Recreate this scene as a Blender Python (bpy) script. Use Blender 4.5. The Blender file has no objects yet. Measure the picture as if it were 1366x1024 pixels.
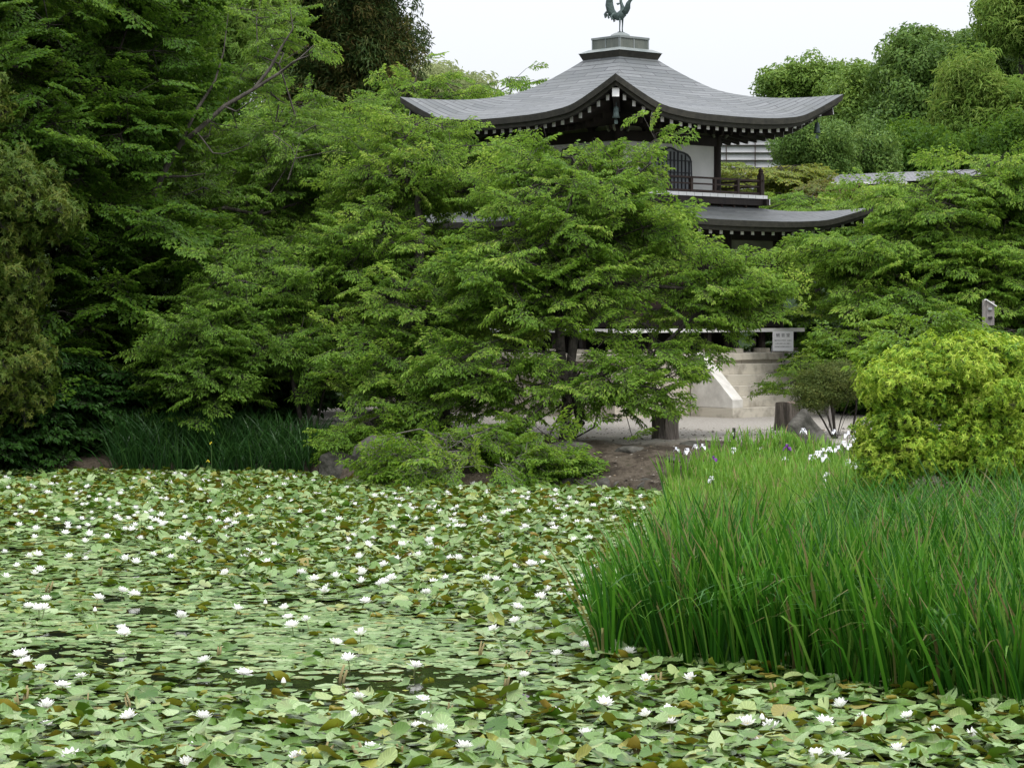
import bpy, math, random
import numpy as np
from mathutils import Vector, Matrix
R = math.radians
PI = math.pi
rnd = random.Random(7)
RG = np.random.default_rng(11)

# ---------------------------------------------------------------- camera, world, sun
F, HOR, CAMZ = 3200.0, 420.0, 3.07            # focal length in photo pixels, horizon row, eye height above the water
scene = bpy.context.scene
COL = scene.collection
cd = bpy.data.cameras.new('camera')
cam = bpy.data.objects.new('camera', cd)
COL.objects.link(cam)
cam.location = (0, 0, CAMZ)
cd.sensor_width = 36.0
cd.lens = 36.0 * F / 1366.0
cam.rotation_euler = (PI / 2 - math.atan((512 - HOR) / F), 0, 0)
cd.clip_start = 0.5
cd.clip_end = 3000
scene.camera = cam

SUN_EL, SUN_AZ = 58.0, 150.0                    # degrees; azimuth clockwise from +Y
world = bpy.data.worlds.new('World')
scene.world = world
world.use_nodes = True
wn, wl = world.node_tree.nodes, world.node_tree.links
wn.clear()
wo = wn.new('ShaderNodeOutputWorld')
sky = wn.new('ShaderNodeTexSky')
sky.sky_type = 'NISHITA'
sky.sun_disc = False
sky.sun_elevation = R(SUN_EL)
sky.sun_rotation = R(SUN_AZ)
bg1 = wn.new('ShaderNodeBackground'); bg1.inputs[1].default_value = 0.02
wl.new(sky.outputs[0], bg1.inputs[0])
tc = wn.new('ShaderNodeTexCoord')
sx = wn.new('ShaderNodeSeparateXYZ'); wl.new(tc.outputs['Generated'], sx.inputs[0])
mr = wn.new('ShaderNodeMapRange')               # overcast sky: zenith brighter than the horizon
mr.inputs[1].default_value = 0.0; mr.inputs[2].default_value = 1.0
mr.inputs[3].default_value = 0.54; mr.inputs[4].default_value = 2.45
wl.new(sx.outputs[2], mr.inputs[0])
bg2 = wn.new('ShaderNodeBackground'); bg2.inputs[0].default_value = (0.95, 0.955, 1.0, 1)
wl.new(mr.outputs[0], bg2.inputs[1])
ad = wn.new('ShaderNodeAddShader')
wl.new(bg1.outputs[0], ad.inputs[0]); wl.new(bg2.outputs[0], ad.inputs[1])
wl.new(ad.outputs[0], wo.inputs[0])

sd = bpy.data.lights.new('sun', 'SUN')
sd.energy = 1.5
sd.angle = R(14)
sd.color = (1.0, 0.97, 0.90)
sun = bpy.data.objects.new('sun', sd)
COL.objects.link(sun)
_a, _e = R(SUN_AZ), R(SUN_EL)
sv = Vector((math.sin(_a) * math.cos(_e), math.cos(_a) * math.cos(_e), math.sin(_e)))
sun.rotation_euler = sv.to_track_quat('Z', 'Y').to_euler()
sun.location = (0, 0, 60)

scene.view_settings.view_transform = 'Standard'
scene.view_settings.look = 'None'
scene.view_settings.exposure = 0.28
scene.view_settings.gamma = 1
scene.cycles.use_denoising = True
scene.cycles.max_bounces = 7
scene.cycles.diffuse_bounces = 3
scene.cycles.glossy_bounces = 2
scene.cycles.transmission_bounces = 4

# ---------------------------------------------------------------- helpers
def W(px, py, d):
    """photo pixel + distance -> world point"""
    return np.array([(px - 683.0) / F * d, d, CAMZ - (py - HOR) / F * d])

def link(o, parent=None):
    COL.objects.link(o)
    if parent is not None:
        o.parent = parent
    return o

def tag(o, label=None, cat=None, group=None, kind=None):
    if label: o['label'] = label
    if cat: o['category'] = cat
    if group: o['group'] = group
    if kind: o['kind'] = kind
    return o

def empty(name, loc, rz=0.0):
    o = bpy.data.objects.new(name, None)
    o.location = loc
    o.rotation_euler = (0, 0, rz)
    o.empty_display_size = 0.2
    return link(o)

def npmesh(name, V, faces, mat, tint=None, extra=None, smooth=False):
    """faces: (n,k) int array or list of such arrays"""
    if not isinstance(faces, (list, tuple)):
        faces = [faces]
    faces = [np.asarray(f, dtype=np.int32) for f in faces if len(f)]
    me = bpy.data.meshes.new(name)
    V = np.asarray(V, dtype=np.float32)
    me.vertices.add(len(V))
    me.vertices.foreach_set('co', V.ravel())
    flat = np.concatenate([f.ravel() for f in faces])
    tot = np.concatenate([np.full(len(f), f.shape[1], np.int32) for f in faces])
    me.loops.add(len(flat))
    me.loops.foreach_set('vertex_index', flat)
    me.polygons.add(len(tot))
    st = np.concatenate([[0], np.cumsum(tot)[:-1]]).astype(np.int32)
    me.polygons.foreach_set('loop_start', st)
    me.polygons.foreach_set('loop_total', tot)
    if smooth:
        me.polygons.foreach_set('use_smooth', np.ones(len(tot), bool))
    if tint is not None:
        a = me.attributes.new('tint', 'FLOAT', 'POINT')
        a.data.foreach_set('value', np.asarray(tint, np.float32))
    for k, v in (extra or {}).items():
        a = me.attributes.new(k, 'FLOAT', 'POINT')
        a.data.foreach_set('value', np.asarray(v, np.float32))
    me.update(calc_edges=True)
    me.validate()
    for m in (mat if isinstance(mat, (list, tuple)) else [mat]):
        me.materials.append(m)
    return me

def npobj(name, V, faces, mat, parent=None, **k):
    return link(bpy.data.objects.new(name, npmesh(name, V, faces, mat, **k)), parent)

class MB:
    """collects boxes, bars, tubes and prisms into one mesh"""
    def __init__(s): s.v = []; s.f = []
    def add(s, vs, fs):
        o = len(s.v); s.v += [tuple(map(float, v)) for v in vs]; s.f += [tuple(i + o for i in f) for f in fs]; return s
    def box(s, a, b):
        (x0, y0, z0), (x1, y1, z1) = a, b
        return s.add([(x0,y0,z0),(x1,y0,z0),(x1,y1,z0),(x0,y1,z0),(x0,y0,z1),(x1,y0,z1),(x1,y1,z1),(x0,y1,z1)],
                     [(0,3,2,1),(4,5,6,7),(0,1,5,4),(1,2,6,5),(2,3,7,6),(3,0,4,7)])
    def bar(s, p, q, w, h, up=(0,0,1)):
        p, q = Vector(p), Vector(q); d = (q - p).normalized()
        sd_ = d.cross(Vector(up)).normalized() * w / 2; u = sd_.normalized().cross(d) * h / 2
        vs = [p-sd_-u, p+sd_-u, p+sd_+u, p-sd_+u, q-sd_-u, q+sd_-u, q+sd_+u, q-sd_+u]
        return s.add(vs, [(0,1,2,3),(7,6,5,4),(0,4,5,1),(1,5,6,2),(2,6,7,3),(3,7,4,0)])
    def tube(s, pts, rad, n=10, sx=1.0, sy=1.0, up=(0,1,0), cap=True):
        pts = [Vector(p) for p in pts]; rings = []
        if not isinstance(rad, (list, tuple)): rad = [rad] * len(pts)
        vs, fs = [], []
        for i, p in enumerate(pts):
            d = (pts[min(i+1, len(pts)-1)] - pts[max(i-1, 0)]).normalized()
            a = d.cross(Vector(up))
            if a.length < 1e-3: a = d.cross(Vector((1, 0, 0)))
            a.normalize(); b = a.cross(d).normalized()
            for k in range(n):
                t = 2 * PI * k / n
                vs.append(p + a * math.cos(t) * rad[i] * sx + b * math.sin(t) * rad[i] * sy)
        for i in range(len(pts) - 1):
            for k in range(n):
                k2 = (k + 1) % n
                fs.append((i*n+k, i*n+k2, (i+1)*n+k2, (i+1)*n+k))
        if cap:
            fs.append(tuple(range(n-1, -1, -1))); fs.append(tuple((len(pts)-1)*n + k for k in range(n)))
        return s.add(vs, fs)
    def lathe(s, prof, c=(0,0,0), n=16):
        vs, fs = [], []
        for r, z in prof:
            for k in range(n):
                t = 2*PI*k/n; vs.append((c[0]+r*math.cos(t), c[1]+r*math.sin(t), c[2]+z))
        for i in range(len(prof)-1):
            for k in range(n):
                k2 = (k+1) % n; fs.append((i*n+k, i*n+k2, (i+1)*n+k2, (i+1)*n+k))
        fs.append(tuple(range(n-1,-1,-1))); fs.append(tuple((len(prof)-1)*n+k for k in range(n)))
        return s.add(vs, fs)
    def prism(s, poly, y0, y1, ax='y'):
        n = len(poly)
        def P(a, b, t): return (a, t, b) if ax == 'y' else ((t, a, b) if ax == 'x' else (a, b, t))
        vs = [P(a, b, y0) for a, b in poly] + [P(a, b, y1) for a, b in poly]
        fs = [tuple(range(n)), tuple(range(2*n-1, n-1, -1))] + [(i, i+n, (i+1) % n + n, (i+1) % n) for i in range(n)]
        return s.add(vs, fs)
    def build(s, name, mat, parent=None, smooth=False, bevel=0.0):
        me = bpy.data.meshes.new(name); me.from_pydata(s.v, [], s.f)
        me.materials.append(mat)
        if smooth: me.polygons.foreach_set('use_smooth', [True]*len(me.polygons))
        import bmesh
        bm = bmesh.new(); bm.from_mesh(me); bmesh.ops.recalc_face_normals(bm, faces=bm.faces)
        if bevel: bmesh.ops.bevel(bm, geom=bm.edges[:], offset=bevel, segments=2, affect='EDGES', profile=0.7)
        bm.to_mesh(me); bm.free()
        return link(bpy.data.objects.new(name, me), parent)

# ---------------------------------------------------------------- materials
def newmat(name):
    m = bpy.data.materials.new(name); m.use_nodes = True
    n, l = m.node_tree.nodes, m.node_tree.links; n.clear()
    return m, n, l, n.new('ShaderNodeOutputMaterial')

def ramp(n, stops):
    r = n.new('ShaderNodeValToRGB'); e = r.color_ramp.elements
    while len(e) > 1: e.remove(e[-1])
    e[0].position = stops[0][0]; e[0].color = (*stops[0][1], 1)
    for p, c in stops[1:]:
        x = e.new(p); x.color = (*c, 1)
    return r

def leafmat(name, stops, under=None, rough=0.42, trans=0.35, spec=0.45, tcol=1.35, noise=None, nscale=3.0, nbump=0.0, veins=False):
    """leaf: colour from the per-leaf 'tint'; translucent; optional different underside"""
    m, n, l, out = newmat(name)
    at = n.new('ShaderNodeAttribute'); at.attribute_name = 'tint'
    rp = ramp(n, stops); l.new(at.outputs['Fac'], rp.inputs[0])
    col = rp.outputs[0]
    if noise:
        g = n.new('ShaderNodeNewGeometry')
        nz = n.new('ShaderNodeTexNoise'); nz.inputs['Scale'].default_value = nscale; nz.inputs['Detail'].default_value = 4
        l.new(g.outputs['Position'], nz.inputs['Vector'])
        r2 = ramp(n, [(0.52, (0, 0, 0)), (0.68, (1, 1, 1))]); l.new(nz.outputs['Fac'], r2.inputs[0])
        mx = n.new('ShaderNodeMix'); mx.data_type = 'RGBA'
        ml = n.new('ShaderNodeMath'); ml.operation = 'MULTIPLY'; ml.inputs[1].default_value = 0.55
        l.new(r2.outputs[0], ml.inputs[0]); l.new(ml.outputs[0], mx.inputs[0])
        l.new(col, mx.inputs[6]); mx.inputs[7].default_value = (*noise, 1); col = mx.outputs[2]
    if veins:                                                # radial veins and a darker heart, from the pad's own coordinates
        ax_ = n.new('ShaderNodeAttribute'); ax_.attribute_name = 'lx'; ay_ = n.new('ShaderNodeAttribute'); ay_.attribute_name = 'ly'
        at2 = n.new('ShaderNodeMath'); at2.operation = 'ARCTAN2'; l.new(ay_.outputs['Fac'], at2.inputs[0]); l.new(ax_.outputs['Fac'], at2.inputs[1])
        mu_ = n.new('ShaderNodeMath'); mu_.operation = 'MULTIPLY'; mu_.inputs[1].default_value = 13.0; l.new(at2.outputs[0], mu_.inputs[0])
        co_ = n.new('ShaderNodeMath'); co_.operation = 'COSINE'; l.new(mu_.outputs[0], co_.inputs[0])
        vm = n.new('ShaderNodeMapRange'); vm.inputs[1].default_value = 0.72; vm.inputs[2].default_value = 1.0; vm.inputs[3].default_value = 0.94; vm.inputs[4].default_value = 1.30; l.new(co_.outputs[0], vm.inputs[0])
        vx = n.new('ShaderNodeVectorMath'); vx.operation = 'SCALE'; l.new(col, vx.inputs[0]); l.new(vm.outputs[0], vx.inputs['Scale']); col = vx.outputs[0]
    if under:
        g2 = n.new('ShaderNodeNewGeometry')
        ru = ramp(n, under); l.new(at.outputs['Fac'], ru.inputs[0])
        mu = n.new('ShaderNodeMix'); mu.data_type = 'RGBA'
        l.new(g2.outputs['Backfacing'], mu.inputs[0]); l.new(col, mu.inputs[6]); l.new(ru.outputs[0], mu.inputs[7])
        col = mu.outputs[2]
    b = n.new('ShaderNodeBsdfPrincipled'); l.new(col, b.inputs['Base Color'])
    b.inputs['Roughness'].default_value = rough
    b.inputs['Specular IOR Level'].default_value = spec*0.65
    if nbump:
        g3 = n.new('ShaderNodeNewGeometry')
        nb = n.new('ShaderNodeTexNoise'); nb.inputs['Scale'].default_value = 9.0; nb.inputs['Detail'].default_value = 3
        l.new(g3.outputs['Position'], nb.inputs['Vector'])
        bp = n.new('ShaderNodeBump'); bp.inputs['Strength'].default_value = nbump; bp.inputs['Distance'].default_value = 0.03
        l.new(nb.outputs['Fac'], bp.inputs['Height']); l.new(bp.outputs[0], b.inputs['Normal'])
    t = n.new('ShaderNodeBsdfTranslucent')
    hs = n.new('ShaderNodeHueSaturation'); hs.inputs['Value'].default_value = tcol; hs.inputs['Hue'].default_value = 0.485
    l.new(col, hs.inputs['Color']); l.new(hs.outputs[0], t.inputs[0])
    ms = n.new('ShaderNodeMixShader'); ms.inputs[0].default_value = trans
    l.new(b.outputs[0], ms.inputs[1]); l.new(t.outputs[0], ms.inputs[2]); l.new(ms.outputs[0], out.inputs[0])
    return m

def mat(name, c1, c2=None, scale=4.0, rough=0.8, bump=0.0, bscale=None, detail=5, metal=0.0, stretch=(1,1,1), spec=0.4, coord='Object', lo=0.35, hi=0.65, c3=None):
    m, n, l, out = newmat(name)
    b = n.new('ShaderNodeBsdfPrincipled'); b.inputs['Roughness'].default_value = rough
    b.inputs['Metallic'].default_value = metal; b.inputs['Specular IOR Level'].default_value = spec
    tcn = n.new('ShaderNodeTexCoord'); mp = n.new('ShaderNodeMapping'); mp.inputs['Scale'].default_value = stretch
    l.new(tcn.outputs[coord], mp.inputs[0])
    if c2:
        nz = n.new('ShaderNodeTexNoise'); nz.inputs['Scale'].default_value = scale; nz.inputs['Detail'].default_value = detail
        nz.inputs['Roughness'].default_value = 0.62
        l.new(mp.outputs[0], nz.inputs['Vector'])
        st = [(lo, c1), (hi, c2)] + ([(min(hi + 0.12, 1), c3)] if c3 else [])
        rp = ramp(n, st); l.new(nz.outputs['Fac'], rp.inputs[0]); l.new(rp.outputs[0], b.inputs['Base Color'])
    else:
        b.inputs['Base Color'].default_value = (*c1, 1)
    if bump:
        nb = n.new('ShaderNodeTexNoise'); nb.inputs['Scale'].default_value = bscale or scale * 3; nb.inputs['Detail'].default_value = 6
        l.new(mp.outputs[0], nb.inputs['Vector'])
        bp = n.new('ShaderNodeBump'); bp.inputs['Strength'].default_value = bump; bp.inputs['Distance'].default_value = 0.05
        l.new(nb.outputs['Fac'], bp.inputs['Height']); l.new(bp.outputs[0], b.inputs['Normal'])
    l.new(b.outputs[0], out.inputs[0])
    return m

def brickmat(name, ca, cb, cm, bw, bh, mortar=0.01, rough=0.7, stain=None, uv=True, spec=0.4, offset=0.5):
    """coursed surface on UVs in metres; 'stain' adds weathering"""
    m, n, l, out = newmat(name)
    b = n.new('ShaderNodeBsdfPrincipled'); b.inputs['Roughness'].default_value = rough; b.inputs['Specular IOR Level'].default_value = spec
    tcn = n.new('ShaderNodeTexCoord')
    src = tcn.outputs['UV'] if uv else tcn.outputs['Object']
    br = n.new('ShaderNodeTexBrick'); l.new(src, br.inputs['Vector'])
    br.offset = offset
    br.inputs['Scale'].default_value = 1.0; br.inputs['Brick Width'].default_value = bw; br.inputs['Row Height'].default_value = bh
    br.inputs['Mortar Size'].default_value = mortar; br.inputs['Mortar Smooth'].default_value = 0.15; br.inputs['Bias'].default_value = 0.0
    br.inputs['Color1'].default_value = (*ca, 1); br.inputs['Color2'].default_value = (*cb, 1); br.inputs['Mortar'].default_value = (*cm, 1)
    col = br.outputs['Color']
    nz = n.new('ShaderNodeTexNoise'); nz.inputs['Scale'].default_value = 2.2; nz.inputs['Detail'].default_value = 7; nz.inputs['Roughness'].default_value = 0.65
    l.new(tcn.outputs['Object'], nz.inputs['Vector'])
    if stain:
        r2 = ramp(n, [(0.45, (0, 0, 0)), (0.72, (1, 1, 1))]); l.new(nz.outputs['Fac'], r2.inputs[0])
        mx = n.new('ShaderNodeMix'); mx.data_type = 'RGBA'
        ml = n.new('ShaderNodeMath'); ml.operation = 'MULTIPLY'; ml.inputs[1].default_value = 0.7
        l.new(r2.outputs[0], ml.inputs[0]); l.new(ml.outputs[0], mx.inputs[0])
        l.new(col, mx.inputs[6]); mx.inputs[7].default_value = (*stain, 1); col = mx.outputs[2]
    l.new(col, b.inputs['Base Color'])
    bp = n.new('ShaderNodeBump'); bp.inputs['Strength'].default_value = 0.6; bp.inputs['Distance'].default_value = 0.02; bp.invert = True
    l.new(br.outputs['Fac'], bp.inputs['Height']); l.new(bp.outputs[0], b.inputs['Normal'])
    l.new(b.outputs[0], out.inputs[0])
    return m

def add_uv(o, fn):
    me = o.data; uv = me.uv_layers.new(name='UVMap')
    for p in me.polygons:
        for li in p.loop_indices:
            uv.data[li].uv = fn(me.vertices[me.loops[li].vertex_index].co, p.normal)

def box_uv(co, nr):
    if abs(nr.z) > 0.7: return (co.x, co.y)
    if abs(nr.x) > abs(nr.y): return (co.y, co.z)
    return (co.x, co.z)

M = {}
M['wood'] = mat('dark_timber', (0.010,0.0075,0.0065), (0.022,0.015,0.012), 6, 0.75, 0.2, stretch=(1,1,0.2))
M['wood2'] = mat('brown_timber', (0.028,0.018,0.014), (0.055,0.034,0.026), 8, 0.7, 0.2, stretch=(1,1,0.25))
M['fascia'] = mat('eave_edge', (0.020,0.020,0.015), (0.040,0.038,0.028), 7, 0.75, 0.1)
M['white'] = mat('white_paint', (0.72,0.72,0.70), (0.80,0.80,0.79), 5, 0.6)
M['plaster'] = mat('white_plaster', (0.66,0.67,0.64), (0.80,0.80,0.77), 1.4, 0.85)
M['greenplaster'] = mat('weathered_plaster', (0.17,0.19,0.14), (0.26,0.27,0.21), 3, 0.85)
M['paper'] = mat('window_paper', (0.20,0.22,0.235), (0.26,0.28,0.29), 3, 0.7)
M['frame'] = mat('window_timber', (0.016,0.018,0.022), (0.03,0.032,0.038), 5, 0.6)
M['bronze'] = mat('bronze', (0.035,0.055,0.052), (0.085,0.12,0.11), 6, 0.55, 0.3, metal=0.35)
M['copper'] = mat('weathered_copper', (0.13,0.155,0.15), (0.20,0.22,0.21), 3, 0.55, 0.1)
M['copper2'] = mat('copper_panel', (0.085,0.10,0.085), (0.14,0.15,0.125), 9, 0.6, 0.1, stretch=(1,1,0.15))
M['roof'] = brickmat('roof_shingle', (0.085,0.095,0.098), (0.140,0.150,0.153), (0.030,0.031,0.035), 1.15, 0.155, 0.013, 0.58, stain=(0.082,0.090,0.086))
M['stone'] = brickmat('stone_block', (0.42,0.38,0.31), (0.52,0.47,0.385), (0.20,0.175,0.14), 1.05, 0.365, 0.007, 0.85, stain=(0.24,0.22,0.175))
M['granite'] = mat('pale_granite', (0.27,0.245,0.20), (0.54,0.50,0.42), 3, 0.85, 0.2, bscale=30, lo=0.3, hi=0.55)
M['cheek'] = mat('cut_granite', (0.50,0.48,0.44), (0.68,0.66,0.61), 3, 0.85, 0.1, bscale=30)
M['bark'] = mat('bark', (0.018,0.015,0.012), (0.055,0.046,0.038), 7, 0.9, 0.7, bscale=25, stretch=(1,1,0.4))
M['greybark'] = mat('grey_bark', (0.07,0.062,0.055), (0.16,0.145,0.13), 7, 0.9, 0.6, bscale=25, stretch=(1,1,0.4))
M['limbbark'] = mat('limb_bark', (0.035,0.03,0.025), (0.10,0.088,0.075), 7, 0.9, 0.6, bscale=25, stretch=(1,1,0.4))
M['stump'] = mat('stump_bark', (0.055,0.047,0.04), (0.17,0.145,0.125), 6, 0.95, 1.0, bscale=16, stretch=(1.6,1.6,0.25), c3=(0.26,0.22,0.20))
M['cutwood'] = mat('cut_wood', (0.10,0.07,0.05), (0.20,0.15,0.12), 9, 0.9, 0.4)
M['rock'] = mat('mossy_rock', (0.030,0.030,0.024), (0.10,0.095,0.082), 3.5, 0.95, 1.0, bscale=9, c3=(0.19,0.18,0.16), spec=0.15)
M['metal'] = mat('galvanised', (0.30,0.32,0.33), (0.40,0.42,0.43), 6, 0.45, metal=0.4)
M['black'] = mat('black_paint', (0.012,0.012,0.012), (0.03,0.028,0.025), 6, 0.7)
M['ink'] = mat('ink', (0.03,0.03,0.035), None, rough=0.8)
M['greypost'] = mat('weathered_post', (0.16,0.145,0.135), (0.27,0.25,0.235), 9, 0.85, 0.4, stretch=(1,1,0.2))
M['signwhite'] = mat('sign_board', (0.80,0.80,0.82), (0.84,0.84,0.86), 2, 0.5)

# ---------------------------------------------------------------- the lie of the land
POND = np.array([(-60,-5),(-60,46.5),(-9.9,46.4),(-6.2,46.2),(-4.2,45.9),(-3.55,44.9),(-3.0,43.6),(-1.8,42.7),(-0.2,42.2),(1.2,41.9),(2.1,41.3),
                 (2.9,39.6),(3.25,37),(3.5,31),(3.5,27),(4.0,24),(5.6,22.4),(9,21.4),(60,19),(60,-5)], float)

def pond_sd(X, Y):
    """signed distance to the shore, positive on land"""
    X = np.asarray(X, float); Y = np.asarray(Y, float)
    d = np.full(X.shape, 1e9); inside = np.zeros(X.shape, bool)
    n = len(POND)
    for i in range(n):
        x0, y0 = POND[i]; x1, y1 = POND[(i+1) % n]
        dx, dy = x1-x0, y1-y0
        t = np.clip(((X-x0)*dx + (Y-y0)*dy) / (dx*dx+dy*dy), 0, 1)
        d = np.minimum(d, np.hypot(X-x0-t*dx, Y-y0-t*dy))
        c = ((y0 > Y) != (y1 > Y)) & (X < (x1-x0)*(Y-y0)/(y1-y0+1e-12)+x0)
        inside ^= c
    return np.where(inside, -d, d)

def vnoise(X, Y, s=0, f=1.0):
    X = X*f + 17.3*s; Y = Y*f - 9.1*s
    return (np.sin(1.7*X+1.3*np.sin(1.1*Y+s)) + np.sin(2.1*Y+1.7*np.sin(0.9*X-s)) + 0.6*np.sin(3.7*X+2.9*Y)) / 2.6

def sstep(a, b, x):
    t = np.clip((x-a)/(b-a), 0, 1); return t*t*(3-2*t)

def ground(X, Y):
    X = np.asarray(X, float); Y = np.asarray(Y, float)
    sdv = pond_sd(X, Y)
    top = 0.30 + 0.42*sstep(39.5, 43.5, Y)                       # low spit on the right, terrace round the pavilion
    bank = 0.22*sstep(-0.15, 0.12, sdv) + (top-0.22)*sstep(0.2, 2.4, sdv)
    wob = 0.06*vnoise(X, Y, 1, 1.5) + 0.045*vnoise(X, Y, 2, 4.0) + 0.02*vnoise(X, Y, 7, 9.0)
    flat = sstep(44.0, 46.0, Y)*sstep(-6, -2, X)
    z = bank + wob*sstep(0.05, 0.6, sdv)*(1-flat*0.85)
    z = np.where(sdv < -0.15, -0.7, z - 0.7*sstep(0.15, -0.15, sdv)*(sdv < 0.15))
    backing_hill = 9.0*sstep(78, 116, Y) * (0.55 + 0.45*sstep(6, -10, X))  # added rise, a dark backing that keeps bright sky out of tree gaps
    return z + backing_hill*(sdv > 0)

def gz(x, y): return float(ground(np.array([x]), np.array([y]))[0])

def build_ground():
    xs = np.unique(np.concatenate([np.linspace(-900,-60,12), np.linspace(-60,-14,40), np.linspace(-14,16,150), np.linspace(16,60,34), np.linspace(60,900,12)]))
    ys = np.unique(np.concatenate([np.linspace(-900,-6,8), np.linspace(-6,17,12), np.linspace(17,64,230), np.linspace(64,130,40), np.linspace(130,1500,14)]))
    X, Y = np.meshgrid(xs, ys); Z = ground(X, Y)
    nx, ny = len(xs), len(ys)
    idx = np.arange(nx*ny).reshape(ny, nx)
    f = np.stack([idx[:-1,:-1], idx[:-1,1:], idx[1:,1:], idx[1:,:-1]], -1).reshape(-1, 4)
    sdv = pond_sd(X, Y)
    grav = sstep(2.3, 3.1, sdv + 0.35*vnoise(X, Y, 5, 1.1)) * sstep(43.3, 44.6, Y + 0.5*vnoise(X, Y, 3, 0.8)) * sstep(66, 63, Y)
    grav = grav * sstep(-14, -10, X)
    m, n, l, out = newmat('ground_soil')
    b = n.new('ShaderNodeBsdfPrincipled'); b.inputs['Roughness'].default_value = 0.95; b.inputs['Specular IOR Level'].default_value = 0.2
    g = n.new('ShaderNodeNewGeometry')
    n1 = n.new('ShaderNodeTexNoise'); n1.inputs['Scale'].default_value = 2.6; n1.inputs['Detail'].default_value = 8; n1.inputs['Roughness'].default_value = 0.7
    n2 = n.new('ShaderNodeTexNoise'); n2.inputs['Scale'].default_value = 22; n2.inputs['Detail'].default_value = 6; n2.inputs['Roughness'].default_value = 0.8
    for q in (n1, n2): l.new(g.outputs['Position'], q.inputs['Vector'])
    soil = ramp(n, [(0.3,(0.022,0.017,0.012)), (0.45,(0.050,0.039,0.027)), (0.55,(0.10,0.082,0.060)), (0.62,(0.055,0.045,0.03)), (0.70,(0.045,0.058,0.02))]); l.new(n1.outputs['Fac'], soil.inputs[0])
    gr = ramp(n, [(0.3,(0.20,0.185,0.16)), (0.5,(0.36,0.335,0.295)), (0.7,(0.48,0.455,0.41))]); l.new(n2.outputs['Fac'], gr.inputs[0])
    at = n.new('ShaderNodeAttribute'); at.attribute_name = 'gravel'
    mx = n.new('ShaderNodeMix'); mx.data_type = 'RGBA'
    l.new(at.outputs['Fac'], mx.inputs[0]); l.new(soil.outputs[0], mx.inputs[6]); l.new(gr.outputs[0], mx.inputs[7])
    at2 = n.new('ShaderNodeAttribute'); at2.attribute_name = 'moss'
    ms = ramp(n, [(0.35,(0.008,0.022,0.006)), (0.65,(0.03,0.06,0.014))]); l.new(n1.outputs['Fac'], ms.inputs[0])  # no real moss: dark green stands in for understory gloom on the rise
    my = n.new('ShaderNodeMix'); my.data_type = 'RGBA'
    l.new(at2.outputs['Fac'], my.inputs[0]); l.new(mx.outputs[2], my.inputs[6]); l.new(ms.outputs[0], my.inputs[7])
    l.new(my.outputs[2], b.inputs['Base Color'])
    bp = n.new('ShaderNodeBump'); bp.inputs['Strength'].default_value = 0.8; bp.inputs['Distance'].default_value = 0.06
    l.new(n2.outputs['Fac'], bp.inputs['Height']); l.new(bp.outputs[0], b.inputs['Normal'])
    l.new(b.outputs[0], out.inputs[0])
    o = npobj('ground', np.stack([X, Y, Z], -1).reshape(-1, 3), f, m, extra={'gravel': grav.ravel(), 'moss': sstep(64, 72, Y + 2*vnoise(X, Y, 6, 0.3)).ravel()}, smooth=True)
    tag(o, 'bare brown earth bank with pale gravel round the pavilion', kind='structure')
build_ground()

def build_water():
    m, n, l, out = newmat('pond_water')
    b = n.new('ShaderNodeBsdfPrincipled'); b.inputs['Base Color'].default_value = (0.010,0.012,0.007,1)
    b.inputs['Roughness'].default_value = 0.06; b.inputs['Specular IOR Level'].default_value = 0.5
    g = n.new('ShaderNodeNewGeometry'); nz = n.new('ShaderNodeTexNoise'); nz.inputs['Scale'].default_value = 5; l.new(g.outputs['Position'], nz.inputs['Vector'])
    bp = n.new('ShaderNodeBump'); bp.inputs['Strength'].default_value = 0.08; bp.inputs['Distance'].default_value = 0.02
    l.new(nz.outputs['Fac'], bp.inputs['Height']); l.new(bp.outputs[0], b.inputs['Normal']); l.new(b.outputs[0], out.inputs[0])
    o = npobj('water', [(-62,-5,0),(62,-5,0),(62,49,0),(-62,49,0)], np.array([[0,1,2,3]]), m)
    tag(o, 'dark still pond water between the lily pads', kind='structure')
build_water()

# ---------------------------------------------------------------- pavilion
PX, PY, PZ = 2.70, 60.0, 0.70
pav = empty('pavilion', (PX, PY, PZ), R(41.3))
tag(pav, 'two storey dark timber temple pavilion with upturned grey roofs on a stone base', 'pavilion')

def L_lift(t):
    return np.interp(t, [0,0.25,0.4,0.55,0.63,0.71,0.81,0.91,1.0], [0,0.01,0.04,0.10,0.16,0.27,0.43,0.60,0.76])
def smooth_M(ms, zs):
    ms, zs = np.array(ms), np.array(zs); c = np.polyfit(ms, zs, 4)
    return lambda m: np.polyval(c, m)
MU = smooth_M([0.6,0.8,1.1,1.45,2.0,2.8,3.4,3.93], [9.46,9.29,9.05,8.80,8.48,8.13,7.92,7.77])
ML = smooth_M([2.2,2.45,2.8,3.2,3.8,4.44], [5.83,5.72,5.60,5.49,5.37,5.29])
def z_up(m, t):  return MU(m) + L_lift(t) * np.clip((m-1.6)/(3.91-1.6), 0, 1)**1.3
def z_lo(m, t):  return ML(m) + 0.60*L_lift(t) * np.clip((m-2.4)/(4.44-2.4), 0, 1)**1.2
def rotk(k, a, o):
    """side k, distance a along the side, distance o outward -> local x, y (k=0 faces right-front, k=3 left-front)"""
    if k == 0: return (a, -o)
    if k == 1: return (o, a)
    if k == 2: return (-a, o)
    return (-o, -a)

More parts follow.
